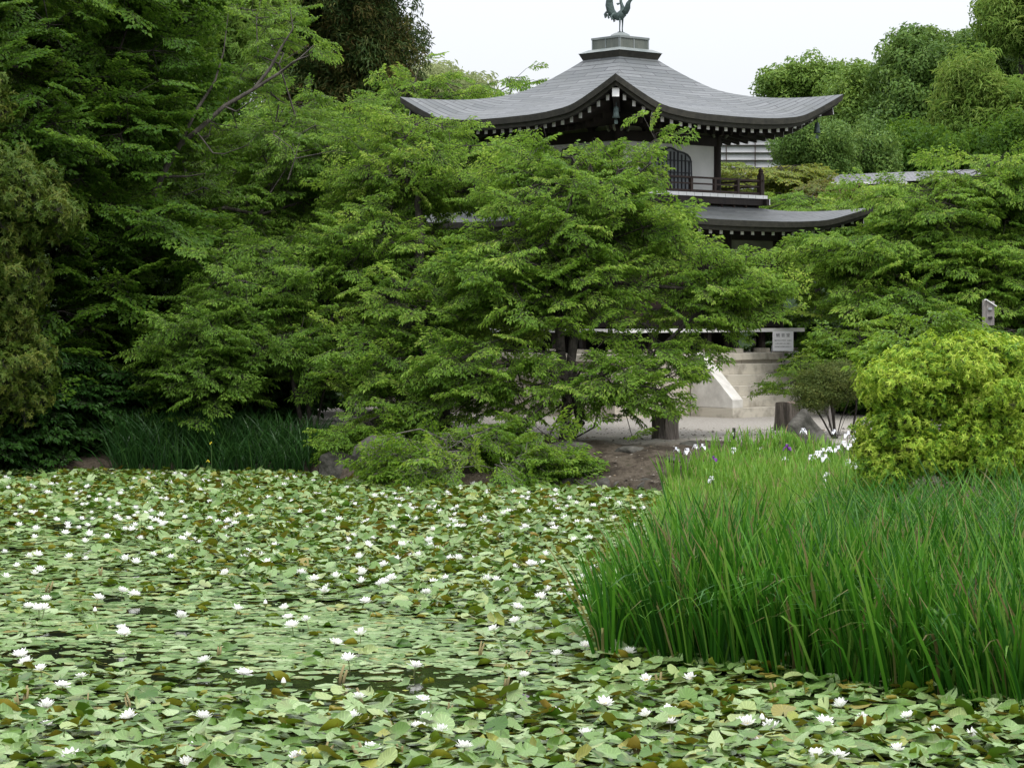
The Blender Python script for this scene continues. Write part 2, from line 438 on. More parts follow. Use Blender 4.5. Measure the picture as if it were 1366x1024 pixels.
def roof(name, m0, m1, zf, thick, parent):
    nu, nv = 60, 26
    V, faces, uvs = [], [], []
    for k in range(4):
        base = len(V)
        for j in range(nv+1):
            m = m0 + (m1-m0)*j/nv
            for i in range(nu+1):
                # finer steps towards the corners
                s = -1 + 2*i/nu; u = math.copysign(1-(1-abs(s))**1.25, s)
                x, y = rotk(k, u*m, m); V.append((x, y, float(zf(m, abs(u))) - PZ)); uvs.append((u*m + 0.37*k, (m1-m)*1.12))
        for j in range(nv):
            for i in range(nu):
                a = base + j*(nu+1)+i
                faces.append((a, a+nu+1, a+nu+2, a+1))
        # eave edge: a thick lip below the shingles
        e0 = len(V)
        for i in range(nu+1):
            s = -1 + 2*i/nu; u = math.copysign(1-(1-abs(s))**1.25, s)
            for (mm, dz) in ((m1, 0.0), (m1-0.015, -thick)):
                x, y = rotk(k, u*mm, mm); V.append((x, y, float(zf(m1, abs(u))) + dz - PZ)); uvs.append((0.02, 0.02))
        for i in range(nu):
            a = e0 + 2*i
            faces.append((a, a+1, a+3, a+2))
    me = bpy.data.meshes.new(name); me.from_pydata(V, [], faces)
    uv = me.uv_layers.new(name='UVMap')
    nf_side = nu*nv + nu
    for p in me.polygons:
        p.use_smooth = (p.index % nf_side) < nu*nv
        for li in p.loop_indices: uv.data[li].uv = uvs[me.loops[li].vertex_index]
        if (p.index % nf_side) >= nu*nv: p.material_index = 1
    me.materials.append(M['roof']); me.materials.append(M['fascia'])
    o = link(bpy.data.objects.new(name, me), parent)
    # board under the lip, and the soffit
    for nm, prof in (('eave_board', ((m1-0.015, -thick), (m1-0.07, -thick-0.002), (m1-0.09, -thick-0.10), (m1-0.20, -thick-0.105))),
                     ('soffit', ((m1-0.19, -thick-0.09), None))):
        V2, F2 = [], []
        for k in range(4):
            b0 = len(V2); cols = 60
            if nm == 'soffit':
                prof2 = [(m1-0.19, None), (m1-0.9, None), (m0 if m0 > 2 else 1.6, None)]
            else: prof2 = prof
            np_ = len(prof2)
            for i in range(cols+1):
                s = -1 + 2*i/cols; u = math.copysign(1-(1-abs(s))**1.25, s)
                for q, (mm, dz) in enumerate(prof2):
                    if dz is None: zz = soffit_z(zf, m1, thick, mm, abs(u))
                    else: zz = float(zf(m1, abs(u))) + dz
                    x, y = rotk(k, u*mm, mm); V2.append((x, y, zz - PZ))
            for i in range(cols):
                for q in range(np_-1):
                    a = b0 + i*np_+q; F2.append((a, a+1, a+np_+1, a+np_))
        me2 = bpy.data.meshes.new(nm); me2.from_pydata(V2, [], F2); me2.materials.append(M['fascia'] if nm == 'eave_board' else M['wood'])
        link(bpy.data.objects.new(nm, me2), o)
    return o

def soffit_z(zf, m1, thick, m, t):
    e = float(zf(m1, t)) - thick - 0.10
    mid = float(zf(m1, 0.0)) - thick - 0.10
    k = min(1.0, (m1 - m) / 2.0)
    return (e*(1-k) + (mid + 0.30)*k) + 0.10*k

def rafters(zf, m1, thick, m_out, m_in, step, n_half, w, h, parent, white=True, drop=0.0):
    rear, rear_end = MB(), MB()
    for k in range(4):
        for i in range(-n_half, n_half+1):
            a = i*step
            t = min(1.0, abs(a)/m_out)
            zo = soffit_z(zf, m1, thick, m_out, t) - h/2 - 0.012 - drop
            mi = max(m_in, abs(a)+0.04)
            if mi > m_out - 0.15: continue
            zi = soffit_z(zf, m1, thick, mi, min(1.0, abs(a)/mi)) - h/2 - 0.012 - drop
            p = (*rotk(k, a, m_out), zo-PZ); q = (*rotk(k, a, mi), zi-PZ)
            cap0 = (*rotk(k, a, m_out+0.012), zo-PZ); cap1 = (*rotk(k, a, m_out+0.001), zo-PZ)
            if k in (0, 3):
                o = MB().bar(p, q, w, h).build('rafter', M['wood'], parent)
                if white: MB().bar(cap0, cap1, w+0.012, h+0.012).build('rafter_tip', M['white'], o)
            else:
                rear.bar(p, q, w, h)
                if white: rear_end.bar(cap0, cap1, w+0.012, h+0.012)
    r = rear.build('rafter', M['wood'], parent); tag(r, kind='stuff')
    if white: rear_end.build('rafter_tip', M['white'], r)

up_roof = roof('upper_roof', 0.62, 3.91, z_up, 0.15, pav)
lo_roof = roof('lower_roof', 2.35, 4.44, z_lo, 0.14, pav)
rafters(z_up, 3.91, 0.15, 3.62, 1.75, 0.305, 11, 0.085, 0.125, pav)
rafters(z_up, 3.91, 0.15, 2.95, 1.75, 0.305, 8, 0.085, 0.12, pav, white=False, drop=0.17)
rafters(z_lo, 4.44, 0.14, 4.16, 2.85, 0.36, 11, 0.085, 0.12, pav)

# hip rafters with white ends, and the wind bells
for k, (sx_, sy_) in enumerate(((-1,-1),(1,-1),(1,1),(-1,1))):
    for (zf, m1, th, mo, mi, w) in ((z_up, 3.91, 0.15, 3.72, 1.7, 0.15), (z_lo, 4.44, 0.14, 4.26, 2.8, 0.14)):
        zo = soffit_z(zf, m1, th, mo, 1.0) - 0.12; zi = soffit_z(zf, m1, th, mi, 1.0) - 0.12
        p = (sx_*mo, sy_*mo, zo-PZ); q = (sx_*mi, sy_*mi, zi-PZ)
        d = Vector(p)-Vector(q); d.normalize()
        h = MB().bar(p, q, w, 0.22).build('hip_rafter', M['wood'], pav)
        MB().bar(Vector(p)+d*0.014, Vector(p)+d*0.001, w+0.01, 0.2).build('rafter_tip', M['white'], h)
    bx_, by_ = sx_*3.45, sy_*3.45; bz = soffit_z(z_up, 3.91, 0.15, 3.45, 1.0) - 0.26 - PZ
    b = MB().lathe([(0.012,0.0),(0.012,-0.10),(0.05,-0.11),(0.065,-0.17),(0.07,-0.30),(0.095,-0.36),(0.085,-0.365)], (bx_,by_,bz), 12).build('wind_bell', M['bronze'], pav, smooth=True)
    MB().box((bx_-0.05, by_-0.004, bz-0.50), (bx_+0.05, by_+0.004, bz-0.41)).tube([(bx_,by_,bz-0.36),(bx_,by_,bz-0.41)], 0.005, 5).build('clapper', M['bronze'], b)

# cap, panelled box and dome on the roof
def frustum(mb, r0, z0, r1, z1):
    mb.add([(-r0,-r0,z0),(r0,-r0,z0),(r0,r0,z0),(-r0,r0,z0),(-r1,-r1,z1),(r1,-r1,z1),(r1,r1,z1),(-r1,r1,z1)],
           [(0,3,2,1),(4,5,6,7),(0,1,5,4),(1,2,6,5),(2,3,7,6),(3,0,4,7)])
cap = MB(); frustum(cap, 0.63, 9.34-PZ, 0.735, 9.565-PZ); fin = cap.build('finial_base', M['fascia'], pav)
cp = MB(); frustum(cp, 0.755, 9.566-PZ, 0.56, 9.66-PZ); cp.build('cap_plate', M['copper'], fin)
pb = MB(); pb.box((-0.49,-0.49,9.64-PZ), (0.49,0.49,9.93-PZ)); pbx = pb.build('finial_box', M['copper2'], pav)
tr = MB()
for k in range(4):
    for a in (-0.485, -0.01, 0.475):
        x0, y0 = rotk(k, a-0.018, 0.505); x1, y1 = rotk(k, a+0.018, 0.485)
        tr.box((min(x0,x1),min(y0,y1),9.65-PZ), (max(x0,x1),max(y0,y1),9.92-PZ))
tr.box((-0.515,-0.515,9.905-PZ), (0.515,0.515,9.955-PZ)); tr.build('trim', M['copper'], pbx)
MB().lathe([(0.27,0),(0.265,0.03),(0.23,0.08),(0.15,0.125),(0.05,0.145),(0.01,0.148)], (0,0,9.956-PZ), 20).build('finial_dome', M['copper'], pav, smooth=True)

# upper storey walls
HW = 1.70
MB().box((-HW,-HW,6.0-PZ), (HW,HW,7.26-PZ)).build('upper_wall', M['plaster'], pav)
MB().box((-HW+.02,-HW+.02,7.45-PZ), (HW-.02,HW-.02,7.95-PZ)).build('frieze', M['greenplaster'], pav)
hb = MB().box((-HW-.07,-HW-.07,7.25-PZ), (HW+.07,HW+.07,7.50-PZ))
hb.build('head_beam', M['wood'], pav)
MB().box((-HW-.035,-HW-.035,6.03-PZ), (HW+.035,HW+.035,6.13-PZ)).build('sill_beam', M['wood'], pav)
for sx_, sy_ in ((-1,-1),(1,-1),(1,1),(-1,1)):
    c = (sx_*HW, sy_*HW)
    o = MB().lathe([(0.105,6.03-PZ),(0.105,7.62-PZ)], (c[0],c[1],0), 14).build('upper_column', M['wood'], pav, smooth=False)
    br = MB()
    br.prism([(-0.20,7.52-PZ),(-0.26,7.60-PZ),(-0.26,7.70-PZ),(0.26,7.70-PZ),(0.26,7.60-PZ),(0.20,7.52-PZ)], c[1]-0.06, c[1]+0.06)
    br.v = [(x + (c[0] if True else 0), y, z) for x, y, z in br.v]
    b2 = MB().prism([(-0.20,7.515-PZ),(-0.26,7.59-PZ),(-0.26,7.69-PZ),(0.26,7.69-PZ),(0.26,7.59-PZ),(0.20,7.515-PZ)], c[0]-0.06, c[0]+0.06, 'x')
    b2.v = [(x, y + c[1], z) for x, y, z in b2.v]
    br.add(b2.v, b2.f); ob = br.build('bracket', M['wood2'], o)
    # pale painted curled ends of the bracket arms
    for s2 in (-1, 1):
        cu = MB()
        cu.tube([(c[0]+s2*0.20, c[1]+sy_*0.10, 7.47-PZ),(c[0]+s2*0.25, c[1]+sy_*0.11, 7.53-PZ),(c[0]+s2*0.26, c[1]+sy_*0.11, 7.62-PZ)], [0.03,0.035,0.03], 8)
        cu.build('bracket_tip', M['greenplaster'], o); cu = MB()
        cu.tube([(c[0]+sx_*0.10, c[1]+s2*0.20, 7.47-PZ),(c[0]+sx_*0.11, c[1]+s2*0.25, 7.53-PZ),(c[0]+sx_*0.11, c[1]+s2*0.26, 7.62-PZ)], [0.03,0.035,0.03], 8)
        cu.build('bracket_tip', M['greenplaster'], o)
# intermediate brackets along the frieze
for k in range(4):
    for a in (-0.8, 0.8):
        b = MB()
        poly = [(a-0.07,7.50),(a-0.07,7.56),(a-0.20,7.62),(a-0.20,7.70),(a+0.20,7.70),(a+0.20,7.62),(a+0.07,7.56),(a+0.07,7.50)]
        pts = []
        for off in (HW-0.03, HW+0.09):
            for (aa, zz) in poly: pts.append((*rotk(k, aa, off), zz-PZ))
        n = len(poly)
        b.add(pts, [tuple(range(n)), tuple(range(2*n-1, n-1, -1))] + [(i, i+n, (i+1)%n+n, (i+1)%n) for i in range(n)])
        b.build('bracket', M['wood'], pav)

# cusped windows with lattice
def face_poly(k, poly, off0, off1):
    pts = []
    for off in (off0, off1):
        for (aa, zz) in poly: pts.append((*rotk(k, aa, off), zz-PZ))
    n = len(poly)
    return pts, [tuple(range(n)), tuple(range(2*n-1, n-1, -1))] + [(i, i+n, (i+1)%n+n, (i+1)%n) for i in range(n)]
kat = [(0.80,0.0),(0.775,0.25),(0.755,0.50),(0.745,0.66),(0.70,0.77),(0.60,0.845),(0.47,0.885),(0.33,0.905),(0.2,0.93),(0.08,0.975),(0.0,1.0)]
def kshape(w, h, z0, grow=0.0):
    right = [(x*w+grow*(1 if x > 0.05 else 0), z0+y*h+grow*(y > 0.6)) for x, y in kat]
    return right + [(-x, z) for x, z in right[-2::-1]]
for k in range(4):
    pts, fs = face_poly(k, kshape(0.95, 0.98, 6.135, 0.055), HW+0.002, HW+0.05)
    win = MB().add(pts, fs).build('window', M['frame'], pav)
    pts, fs = face_poly(k, kshape(0.95, 0.98, 6.15), HW+0.051, HW+0.058)
    MB().add(pts, fs).build('pane', M['paper'], win)
    lb = MB()
    for i in range(-5, 6):
        a = i*0.13; top = 6.15 + 0.98*(0.92 if abs(a) < 0.3 else (0.86 if abs(a) < 0.56 else 0.72))
        x0, y0 = rotk(k, a-0.014, HW+0.059); x1, y1 = rotk(k, a+0.014, HW+0.085)
        lb.box((min(x0,x1),min(y0,y1),6.14-PZ), (max(x0,x1),max(y0,y1),top-PZ))
    for zz in (6.42, 6.54, 6.83):
        x0, y0 = rotk(k, -0.72, HW+0.086); x1, y1 = rotk(k, 0.72, HW+0.097)
        lb.box((min(x0,x1),min(y0,y1),zz-PZ), (max(x0,x1),max(y0,y1),zz+0.022-PZ))
    lb.build('lattice', M['frame'], win)

# balcony
B2 = 2.56
slab = MB().box((-B2,-B2,5.95-PZ), (B2,B2,6.025-PZ)).build('balcony_floor', M['wood2'], pav)
edge = MB(); lines = MB()
for k in range(4):
    x0, y0 = rotk(k, -B2-0.03, B2+0.03); x1, y1 = rotk(k, B2, B2+0.001)
    edge.box((min(x0,x1),min(y0,y1),5.945-PZ), (max(x0,x1),max(y0,y1),6.032-PZ))
    for i in range(-9, 10):
        a = i*0.27; x0, y0 = rotk(k, a-0.004, B2+0.029); x1, y1 = rotk(k, a+0.004, B2+0.033)
        lines.box((min(x0,x1),min(y0,y1),5.95-PZ), (max(x0,x1),max(y0,y1),6.028-PZ))
eo = edge.build('balcony_edge', M['white'], slab); lines.build('edge_joint', M['greypost'], slab)
for k in range(4):
    x0, y0 = rotk(k, -B2-0.12, B2+0.0); x1, y1 = rotk(k, B2-0.05, B2-0.10)
    MB().box((min(x0,x1),min(y0,y1),5.78-PZ), (max(x0,x1),max(y0,y1),5.944-PZ)).build('balcony_beam', M['wood'], pav)
for sx_, sy_ in ((-1,-1),(1,-1),(1,1),(-1,1)):
    MB().box((sx_*(B2+0.03)-0.045, sy_*(B2+0.03)-0.045, 5.80-PZ), (sx_*(B2+0.03)+0.045, sy_*(B2+0.03)+0.045, 5.944-PZ)).build('beam_tip', M['white'], slab)
MB().box((-2.36,-2.36,5.35-PZ), (2.36,2.36,5.79-PZ)).build('waist_panel', M['wood2'], pav)
MB().box((-2.43,-2.43,5.36-PZ), (2.43,2.43,5.60-PZ)).build('waist_beam', M['wood'], pav)
for k in (0, 3, 1, 2):
    for i in range(-5, 6):
        a = i*0.43; w = 0.15 if i % 2 else 0.06
        poly = [(a-w,5.603),(a-w*0.9,5.655),(a-w*0.55,5.695),(a,5.71),(a+w*0.55,5.695),(a+w*0.9,5.655),(a+w,5.603)]
        pts, fs = face_poly(k, poly, 2.362, 2.42)
        if k in (0, 3):
            MB().add(pts, fs).build('waist_bracket', M['white'], pav)
            MB().box(*[tuple(f(v1, v2) for v1, v2 in zip((*rotk(k, a+0.20-0.02, 2.362), 5.61-PZ), (*rotk(k, a+0.20+0.02, 2.50), 5.78-PZ))) for f in (min, max)]).build('bracket_arm', M['wood2'], pav)
# railing
RB = 2.47
for k in range(4):
    rail = MB()
    for zz, h in ((6.40, 0.045), (6.25, 0.035), (6.08, 0.05)):
        ext = RB + (0.10 if zz > 6.3 else 0.0)
        rail.bar((*rotk(k, -ext, RB), zz-PZ), (*rotk(k, ext, RB), zz-PZ), 0.05, h)
    ro = rail.build('railing', M['wood2'], pav)
    for i in range(-3, 4):
        if abs(i) == 3: continue
        a = i*0.82; x, y = rotk(k, a, RB)
        MB().box((x-0.038, y-0.038, 6.03-PZ), (x+0.038, y+0.038, 6.385-PZ)).build('baluster', M['wood2'], ro)
for sx_, sy_ in ((-1,-1),(1,-1),(1,1),(-1,1)):
    x, y = sx_*RB, sy_*RB
    MB().box((x-0.065,y-0.065,6.028-PZ),(x+0.065,y+0.065,6.55-PZ)).lathe([(0.07,6.55-PZ),(0.075,6.58-PZ),(0.05,6.61-PZ),(0.07,6.635-PZ),(0.05,6.68-PZ),(0.008,6.71-PZ)], (x,y,0), 12).build('corner_post', M['wood2'], pav)

# lower storey
HL = 2.80
MB().box((-HL+.06,-HL+.06,2.70-PZ), (HL-.06,HL-.06,5.40-PZ)).build('lower_wall', M['wood2'], pav)
for k in range(4):
    for a in (-0.93, 0.93) + ((-HL,) if True else ()):
        x, y = rotk(k, a, HL)
        MB().lathe([(0.11,2.14-PZ),(0.105,5.30-PZ)], (x,y,0), 14).build('lower_column', M['wood'], pav)
    for zz, h in ((5.02, 0.22), (4.45, 0.12), (2.86, 0.16)):
        MB().bar((*rotk(k, -HL, HL), zz-PZ), (*rotk(k, HL-0.1, HL), zz-PZ), 0.12, h).build('tie_beam', M['wood'], pav)
    pts, fs = face_poly(k, [(-HL+.2,4.52),(HL-.2,4.52),(HL-.2,4.9),(-HL+.2,4.9)], HL-.058, HL-.04)
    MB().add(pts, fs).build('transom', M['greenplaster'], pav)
    for i in range(3):
        a = (i-1)*1.86
        dr = MB()
        for j in range(9):
            aa = a - 0.72 + j*0.18
            dr.bar((*rotk(k, aa, HL-.03), 2.98-PZ), (*rotk(k, aa, HL-.03), 4.38-PZ), 0.03, 0.03)
        for zz in (3.2, 3.75, 4.2): dr.bar((*rotk(k, a-.78, HL-.035), zz-PZ), (*rotk(k, a+.78, HL-.035), zz-PZ), 0.03, 0.05)
        dr.build('door_lattice', M['wood'], pav)
V3 = 3.22
vf = MB().box((-V3,-V3,2.66-PZ), (V3,V3,2.72-PZ)).build('verandah_floor', M['wood2'], pav)
edge = MB()
for k in range(4):
    x0, y0 = rotk(k, -V3-0.03, V3+0.03); x1, y1 = rotk(k, V3, V3+0.001)
    edge.box((min(x0,x1),min(y0,y1),2.655-PZ), (max(x0,x1),max(y0,y1),2.745-PZ))
edge.build('verandah_edge', M['white'], vf)
for k in range(4):
    for a in (-3.05, -1.9, -0.95, 0, 0.95, 1.9):
        x, y = rotk(k, a, 3.05)
        st = MB().box((x-0.06,y-0.06,2.26-PZ),(x+0.06,y+0.06,2.655-PZ)).build('verandah_post', M['wood'], pav)
        MB().box((x-0.14,y-0.14,2.158-PZ),(x+0.14,y+0.14,2.26-PZ)).build('footing_stone', M['granite'], st)
MB().box((-2.0,-2.0,2.158-PZ),(2.0,2.0,2.66-PZ)).build('underfloor_shade', M['black'], pav)  # black block stands in for the shade under the verandah

# stone platform and stairs (facing right-front)
BH = 4.16
base = MB().box((-BH,-BH,-0.25), (BH,BH,1.30)).build('stone_base', M['stone'], pav); add_uv(base, box_uv)
cop = MB().box((-BH-.05,-BH-.05,1.302), (BH+.05,BH+.05,1.458)).build('coping', M['granite'], pav, bevel=0.012)
RIS, TRD = 1.458/6, 0.27
for i in range(1, 6):
    zt = 1.458 - RIS*i; w = 1.42 if i < 5 else 1.78
    s = MB().box((-w, -BH-0.052-TRD*i, zt-RIS-(0.1 if i == 5 else 0)), (w, -BH-0.051-TRD*(i-1)+(0.0), zt)).build('step', M['granite'], pav, bevel=0.012)
for sx_ in (-1, 1):
    x0, x1 = sorted((sx_*1.423, sx_*1.765))
    y0 = -BH-0.053; yb = y0 - TRD*5.0
    poly = [(y0, 1.50), (y0-0.14, 1.50), (yb+0.02, RIS+0.19), (yb+0.02, RIS+0.002), (y0, RIS+0.002)]
    ck = MB().prism(poly, x0, x1, 'x').build('stair_cheek', M['cheek'], pav, bevel=0.012)
    MB().box((x0, yb+0.03, -0.2), (x1, y0, RIS-0.002)).build('plinth', M['granite'], ck)

# phoenix
pho = empty('phoenix_statue', (PX, PY, 10.10))
tag(pho, 'green bronze phoenix statue standing on top of the pavilion roof', 'statue')
bd = MB()
bd.tube([(-0.16,0,0.34),(-0.10,0,0.36),(-0.02,0,0.40),(0.05,0,0.47),(0.07,0,0.56),(0.04,0,0.66),(0.01,0,0.76),(0.005,0,0.86)], [0.02,0.075,0.115,0.11,0.075,0.045,0.035,0.03], 12, sy=0.85)
bd.build('body', M['bronze'], pho, smooth=True)
hd = MB().tube([(-0.06,0,0.86),(-0.02,0,0.88),(0.03,0,0.875),(0.06,0,0.865)], [0.02,0.045,0.042,0.018], 10).tube([(0.055,0,0.868),(0.10,0,0.86),(0.13,0,0.835)], [0.018,0.012,0.003], 8)
for i in range(3): hd.tube([(-0.03+i*0.03,0,0.91),(-0.05+i*0.035,0,0.96),(-0.03+i*0.04,0,1.0)], [0.012,0.014,0.004], 6, sy=0.5)
hd.tube([(0.02,0,0.84),(0.03,0,0.80),(0.01,0,0.77)], [0.012,0.02,0.006], 6).tube([(-0.02,0,0.72),(-0.07,0,0.70),(-0.10,0,0.72)], [0.02,0.03,0.006], 8)
hd.build('head', M['bronze'], pho, smooth=True)
for s2 in (-1, 1):
    g = MB(); g.tube([(0.02+s2*0.035,s2*0.05,0.38),(0.022+s2*0.035,s2*0.05,0.22),(0.015+s2*0.035,s2*0.05,0.10),(0.02+s2*0.035,s2*0.05,-0.005)], [0.032,0.018,0.014,0.016], 8)
    for a in (-0.6, 0, 0.6, PI): g.tube([(0.02+s2*0.035,s2*0.05,0.012),(0.02+s2*0.035+0.06*math.cos(a),s2*0.05+0.05*math.sin(a),0.0)], [0.012,0.005], 6)
    g.build('leg', M['bronze'], pho, smooth=True)
    w = MB()
    w.tube([(0.05,s2*0.07,0.45),(0.13,s2*0.11,0.52),(0.17,s2*0.15,0.60),(0.19,s2*0.17,0.70),(0.24,s2*0.18,0.79),(0.33,s2*0.18,0.845)], [0.05,0.075,0.075,0.055,0.03,0.004], 10, sx=1.0, sy=0.22)
    for i in range(4): w.tube([(0.14+i*0.012,s2*0.12,0.50+i*0.06),(0.20+i*0.015,s2*0.15,0.60+i*0.055),(0.215+i*0.025,s2*0.16,0.66+i*0.045)], [0.02,0.018,0.003], 6, sy=0.4)
    w.build('wing', M['bronze'], pho, smooth=True)
tl = MB()
for i, (k, r) in enumerate(((0,0.10),(0.7,0.075),(-0.7,0.075))):
    tl.tube([(-0.06,k*0.06,0.36),(-0.16,k*0.09,0.42),(-0.24,k*0.12,0.53),(-0.275,k*0.14,0.68),(-0.27,k*0.15,0.84),(-0.22,k*0.16,0.98),(-0.13,k*0.16,1.08),(-0.03,k*0.16,1.10)], [0.05,r,r*1.05,r,r*0.8,r*0.6,r*0.35,0.006], 10, sx=1.0, sy=0.3)
for i, (x, z) in enumerate(((-0.20,0.36),(-0.28,0.40),(-0.36,0.42),(-0.14,0.33),(-0.33,0.47))):
    tl.tube([(-0.14,0.03*(i-2),0.42),(x+0.03,0.04*(i-2),z+0.10),(x-0.03,0.05*(i-2),z+0.03),(x-0.01,0.05*(i-2),z-0.06),(x+0.03,0.05*(i-2),z-0.03)], [0.03,0.03,0.028,0.026,0.008], 7, sy=0.6)
tl.build('tail', M['bronze'], pho, smooth=True)

# ---------------------------------------------------------------- sign, posts, stumps, rocks
def place(name, px, d, label, cat, z=None, rz=0.0, group=None):
    x = (px-683.0)/F*d
    e = empty(name, (x, d, gz(x, d) if z is None else z), rz); tag(e, label, cat, group); return e

# notice board beside the stone stairs
sg = empty('notice_board', (PX+3.81, PY-2.40, 1.915))
tag(sg, 'white notice board with black Japanese writing beside the stone stairs', 'sign')
MB().box((-0.02,0.0,0.0),(0.02,0.03,0.50)).build('post', M['greypost'], sg)
bo = MB().box((-0.255,-0.025,0.29),(0.245,-0.001,0.765)).build('board', M['signwhite'], sg, bevel=0.004)
MB().tube([(-0.30,0.10,-0.02),(-0.26,0.03,0.42)], 0.014, 8).build('brace', M['metal'], sg)
def text(body, x, z, size, parent, name='writing'):
    cu = bpy.data.curves.new(name, 'FONT'); cu.body = body; cu.size = size; cu.align_x = 'CENTER'; cu.extrude = 0.0008
    cu.materials.append(M['ink'])
    tmp = bpy.data.objects.new(name, cu); COL.objects.link(tmp); bpy.context.view_layer.update()
    me = bpy.data.meshes.new_from_object(tmp.evaluated_get(bpy.context.evaluated_depsgraph_get())); bpy.data.objects.remove(tmp); me.materials.clear(); me.materials.append(M['ink'])
    t = bpy.data.objects.new(name, me); link(t, parent); t.location = (x, -0.0265, z); t.rotation_euler = (PI/2, 0, 0)
    return t
text('観 音 堂', -0.005, 0.635, 0.095, bo)
for i, s in enumerate(('観音堂は江戸時代、前身の', 'お堂を昭和六年に再建し', '本尊観世音菩薩を安置する')):
    text(s, -0.005, 0.53 - i*0.075, 0.034, bo)

# wooden post box with white lid behind the bush
pt = place('wooden_post', 1315, 36.0, 'weathered wooden post with narrow box and white sloping lid behind the bright green bush', 'post')
pz = pt.location.z; top = CAMZ - (400-HOR)/F*36 - pz
MB().box((-0.05,-0.04,0),(0.025,0.04,top)).build('post', M['greypost'], pt)
b = MB().box((0.0,-0.055,top-0.38),(0.115,-0.042,top-0.02)).box((0.026,-0.041,top-0.38),(0.115,0.06,top-0.09)).build('box', M['greypost'], pt)
MB().bar((-0.01,-0.0,top+0.005),(0.145,-0.0,top-0.095),0.17,0.014).build('lid', M['white'], pt)
MB().box((0.02,-0.085,top-0.15),(0.075,-0.056,top-0.115)).build('switch', M['metal'], pt)
MB().box((0.02,-0.10,top-0.28),(0.08,-0.056,top-0.25)).build('ledge', M['black'], pt)

bx = place('lamp_box', 1108, 50.0, 'small pale grey lantern box with white lid between the azalea and the sapling', 'lamp')
MB().box((-0.03,-0.03,0),(0.03,0.03,1.1)).build('post', M['greypost'], bx)
MB().box((-0.10,-0.10,1.1),(0.10,0.10,1.36)).build('housing', M['paper'], bx, bevel=0.01)
MB().box((-0.13,-0.13,1.362),(0.13,0.13,1.40)).build('lid', M['white'], bx, bevel=0.008)

def stump(px, d, r, h, label, seed, hollow=False):
    e = place('tree_stump', px, d, label, 'tree stump')
    rg = random.Random(seed); n, m = 28, 10; V, Fc = [], []
    ph = [rg.uniform(0, 6.28) for _ in range(6)]
    for j in range(m+1):
        z = -0.08 + (h+0.08)*j/m
        for i in range(n):
            a = 2*PI*i/n
            rr = r*(1 + 0.22*math.exp(-j*0.7) + 0.06*math.sin(3*a+ph[0]) + 0.045*math.sin(7*a+ph[1]+0.3*j) + 0.025*math.sin(13*a+ph[2]))
            V.append((rr*math.cos(a), rr*math.sin(a), z + (0.03*math.sin(2*a+ph[3]) if j == m else 0)))
    for j in range(m):
        for i in range(n): i2 = (i+1) % n; Fc.append((j*n+i, j*n+i2, (j+1)*n+i2, (j+1)*n+i))
    me = bpy.data.meshes.new('bark'); me.from_pydata(V, [], Fc); me.materials.append(M['stump'])
    link(bpy.data.objects.new('bark', me), e)
    V2 = [V[m*n+i] for i in range(n)] + [(0,0,h-0.03)]
    me = bpy.data.meshes.new('cut_face'); me.from_pydata(V2, [], [(i, (i+1) % n, n) for i in range(n)]); me.materials.append(M['cutwood'])
    link(bpy.data.objects.new('cut_face', me), e)
    return e
stump(887, 45.4, 0.25, 0.52, 'thick old tree stump with peeling bark on the bank before the stone base', 3)
stump(1052, 48.8, 0.26, 0.56, 'grey tree stump standing behind the pointed rock', 5)

def rock_mesh(rg, sx, sy, sz, sub=3, rough=0.28, peak=0.0):
    import bmesh
    bm = bmesh.new(); bmesh.ops.create_icosphere(bm, subdivisions=sub, radius=1.0)
    pl = []
    for _ in range(9):
        v = Vector((rg.uniform(-1,1), rg.uniform(-1,1), rg.uniform(-0.4,1))).normalized(); pl.append((v, rg.uniform(0.62, 0.92)))
    for v in bm.verts:
        c = v.co.copy()
        for nrm, dd in pl:
            k = c.dot(nrm)
            if k > dd: c -= nrm*(k-dd)
        c *= 1 + rough*0.25*math.sin(5*c.x+3*c.y+rg.random()*0.3) * math.sin(4*c.z+2*c.x)
        if peak: f = max(0.15, 1-peak*max(0, c.z)); c.x *= f; c.y *= f
        v.co = Vector((c.x*sx, c.y*sy, c.z*sz))
    me = bpy.data.meshes.new('rock'); bm.to_mesh(me); bm.free(); me.materials.append(M['rock']); return me
rg_ = random.Random(5)
def rock(px, d, sx, sy, sz, label, group=None, rz=0, z=None, peak=0.0, dz=0.0):
    x = (px-683.0)/F*d
    o = link(bpy.data.objects.new('rock', rock_mesh(rg_, sx, sy, sz, peak=peak)))
    o.location = (x, d, (gz(x, d) if z is None else z) + dz); o.rotation_euler = (0, 0, rz)
    tag(o, label, 'rock', group); return o
rock(1076, 43.7, 0.52, 0.36, 0.62, 'pointed mossy grey rock beside the azalea above the iris bed', peak=0.32, rz=0.4, dz=0.05)
rock(448, 44.6, 0.42, 0.35, 0.34, 'round brown boulder at the left waterline under the overhanging shrub', rz=0.2)
rock(506, 44.3, 0.62, 0.5, 0.55, 'large brown rock half hidden by the overhanging shrub', rz=1.2, dz=0.05)
for i, (px, d, s) in enumerate(((782,42.0,.20),(806,41.9,.26),(832,41.8,.22),(856,41.6,.27),(880,41.3,.22),(760,42.1,.24),(738,42.2,.2),(905,40.9,.2))):
    rock(px, d, s*1.25, s*0.9, s*0.72, 'low grey edging stone at the waterline of the earth bank', 'edging stones along the earth bank', rz=i*0.9, z=0.06)
for i, (px, d, s) in enumerate(((840,43.6,.34),(760,43.8,.42),(700,43.4,.4),(925,43.8,.32),(900,42.6,.22))):
    rock(px, d, s*1.1, s*0.8, s*0.30, ('low moss edged stone left of the thick stump', 'flat stone under the front cherry tree', 'broad flat stone behind the overhanging shrub', 'flat stone right of the thick stump', 'small stone sunk in the earth bank')[i], rz=i*0.5, dz=-0.03)
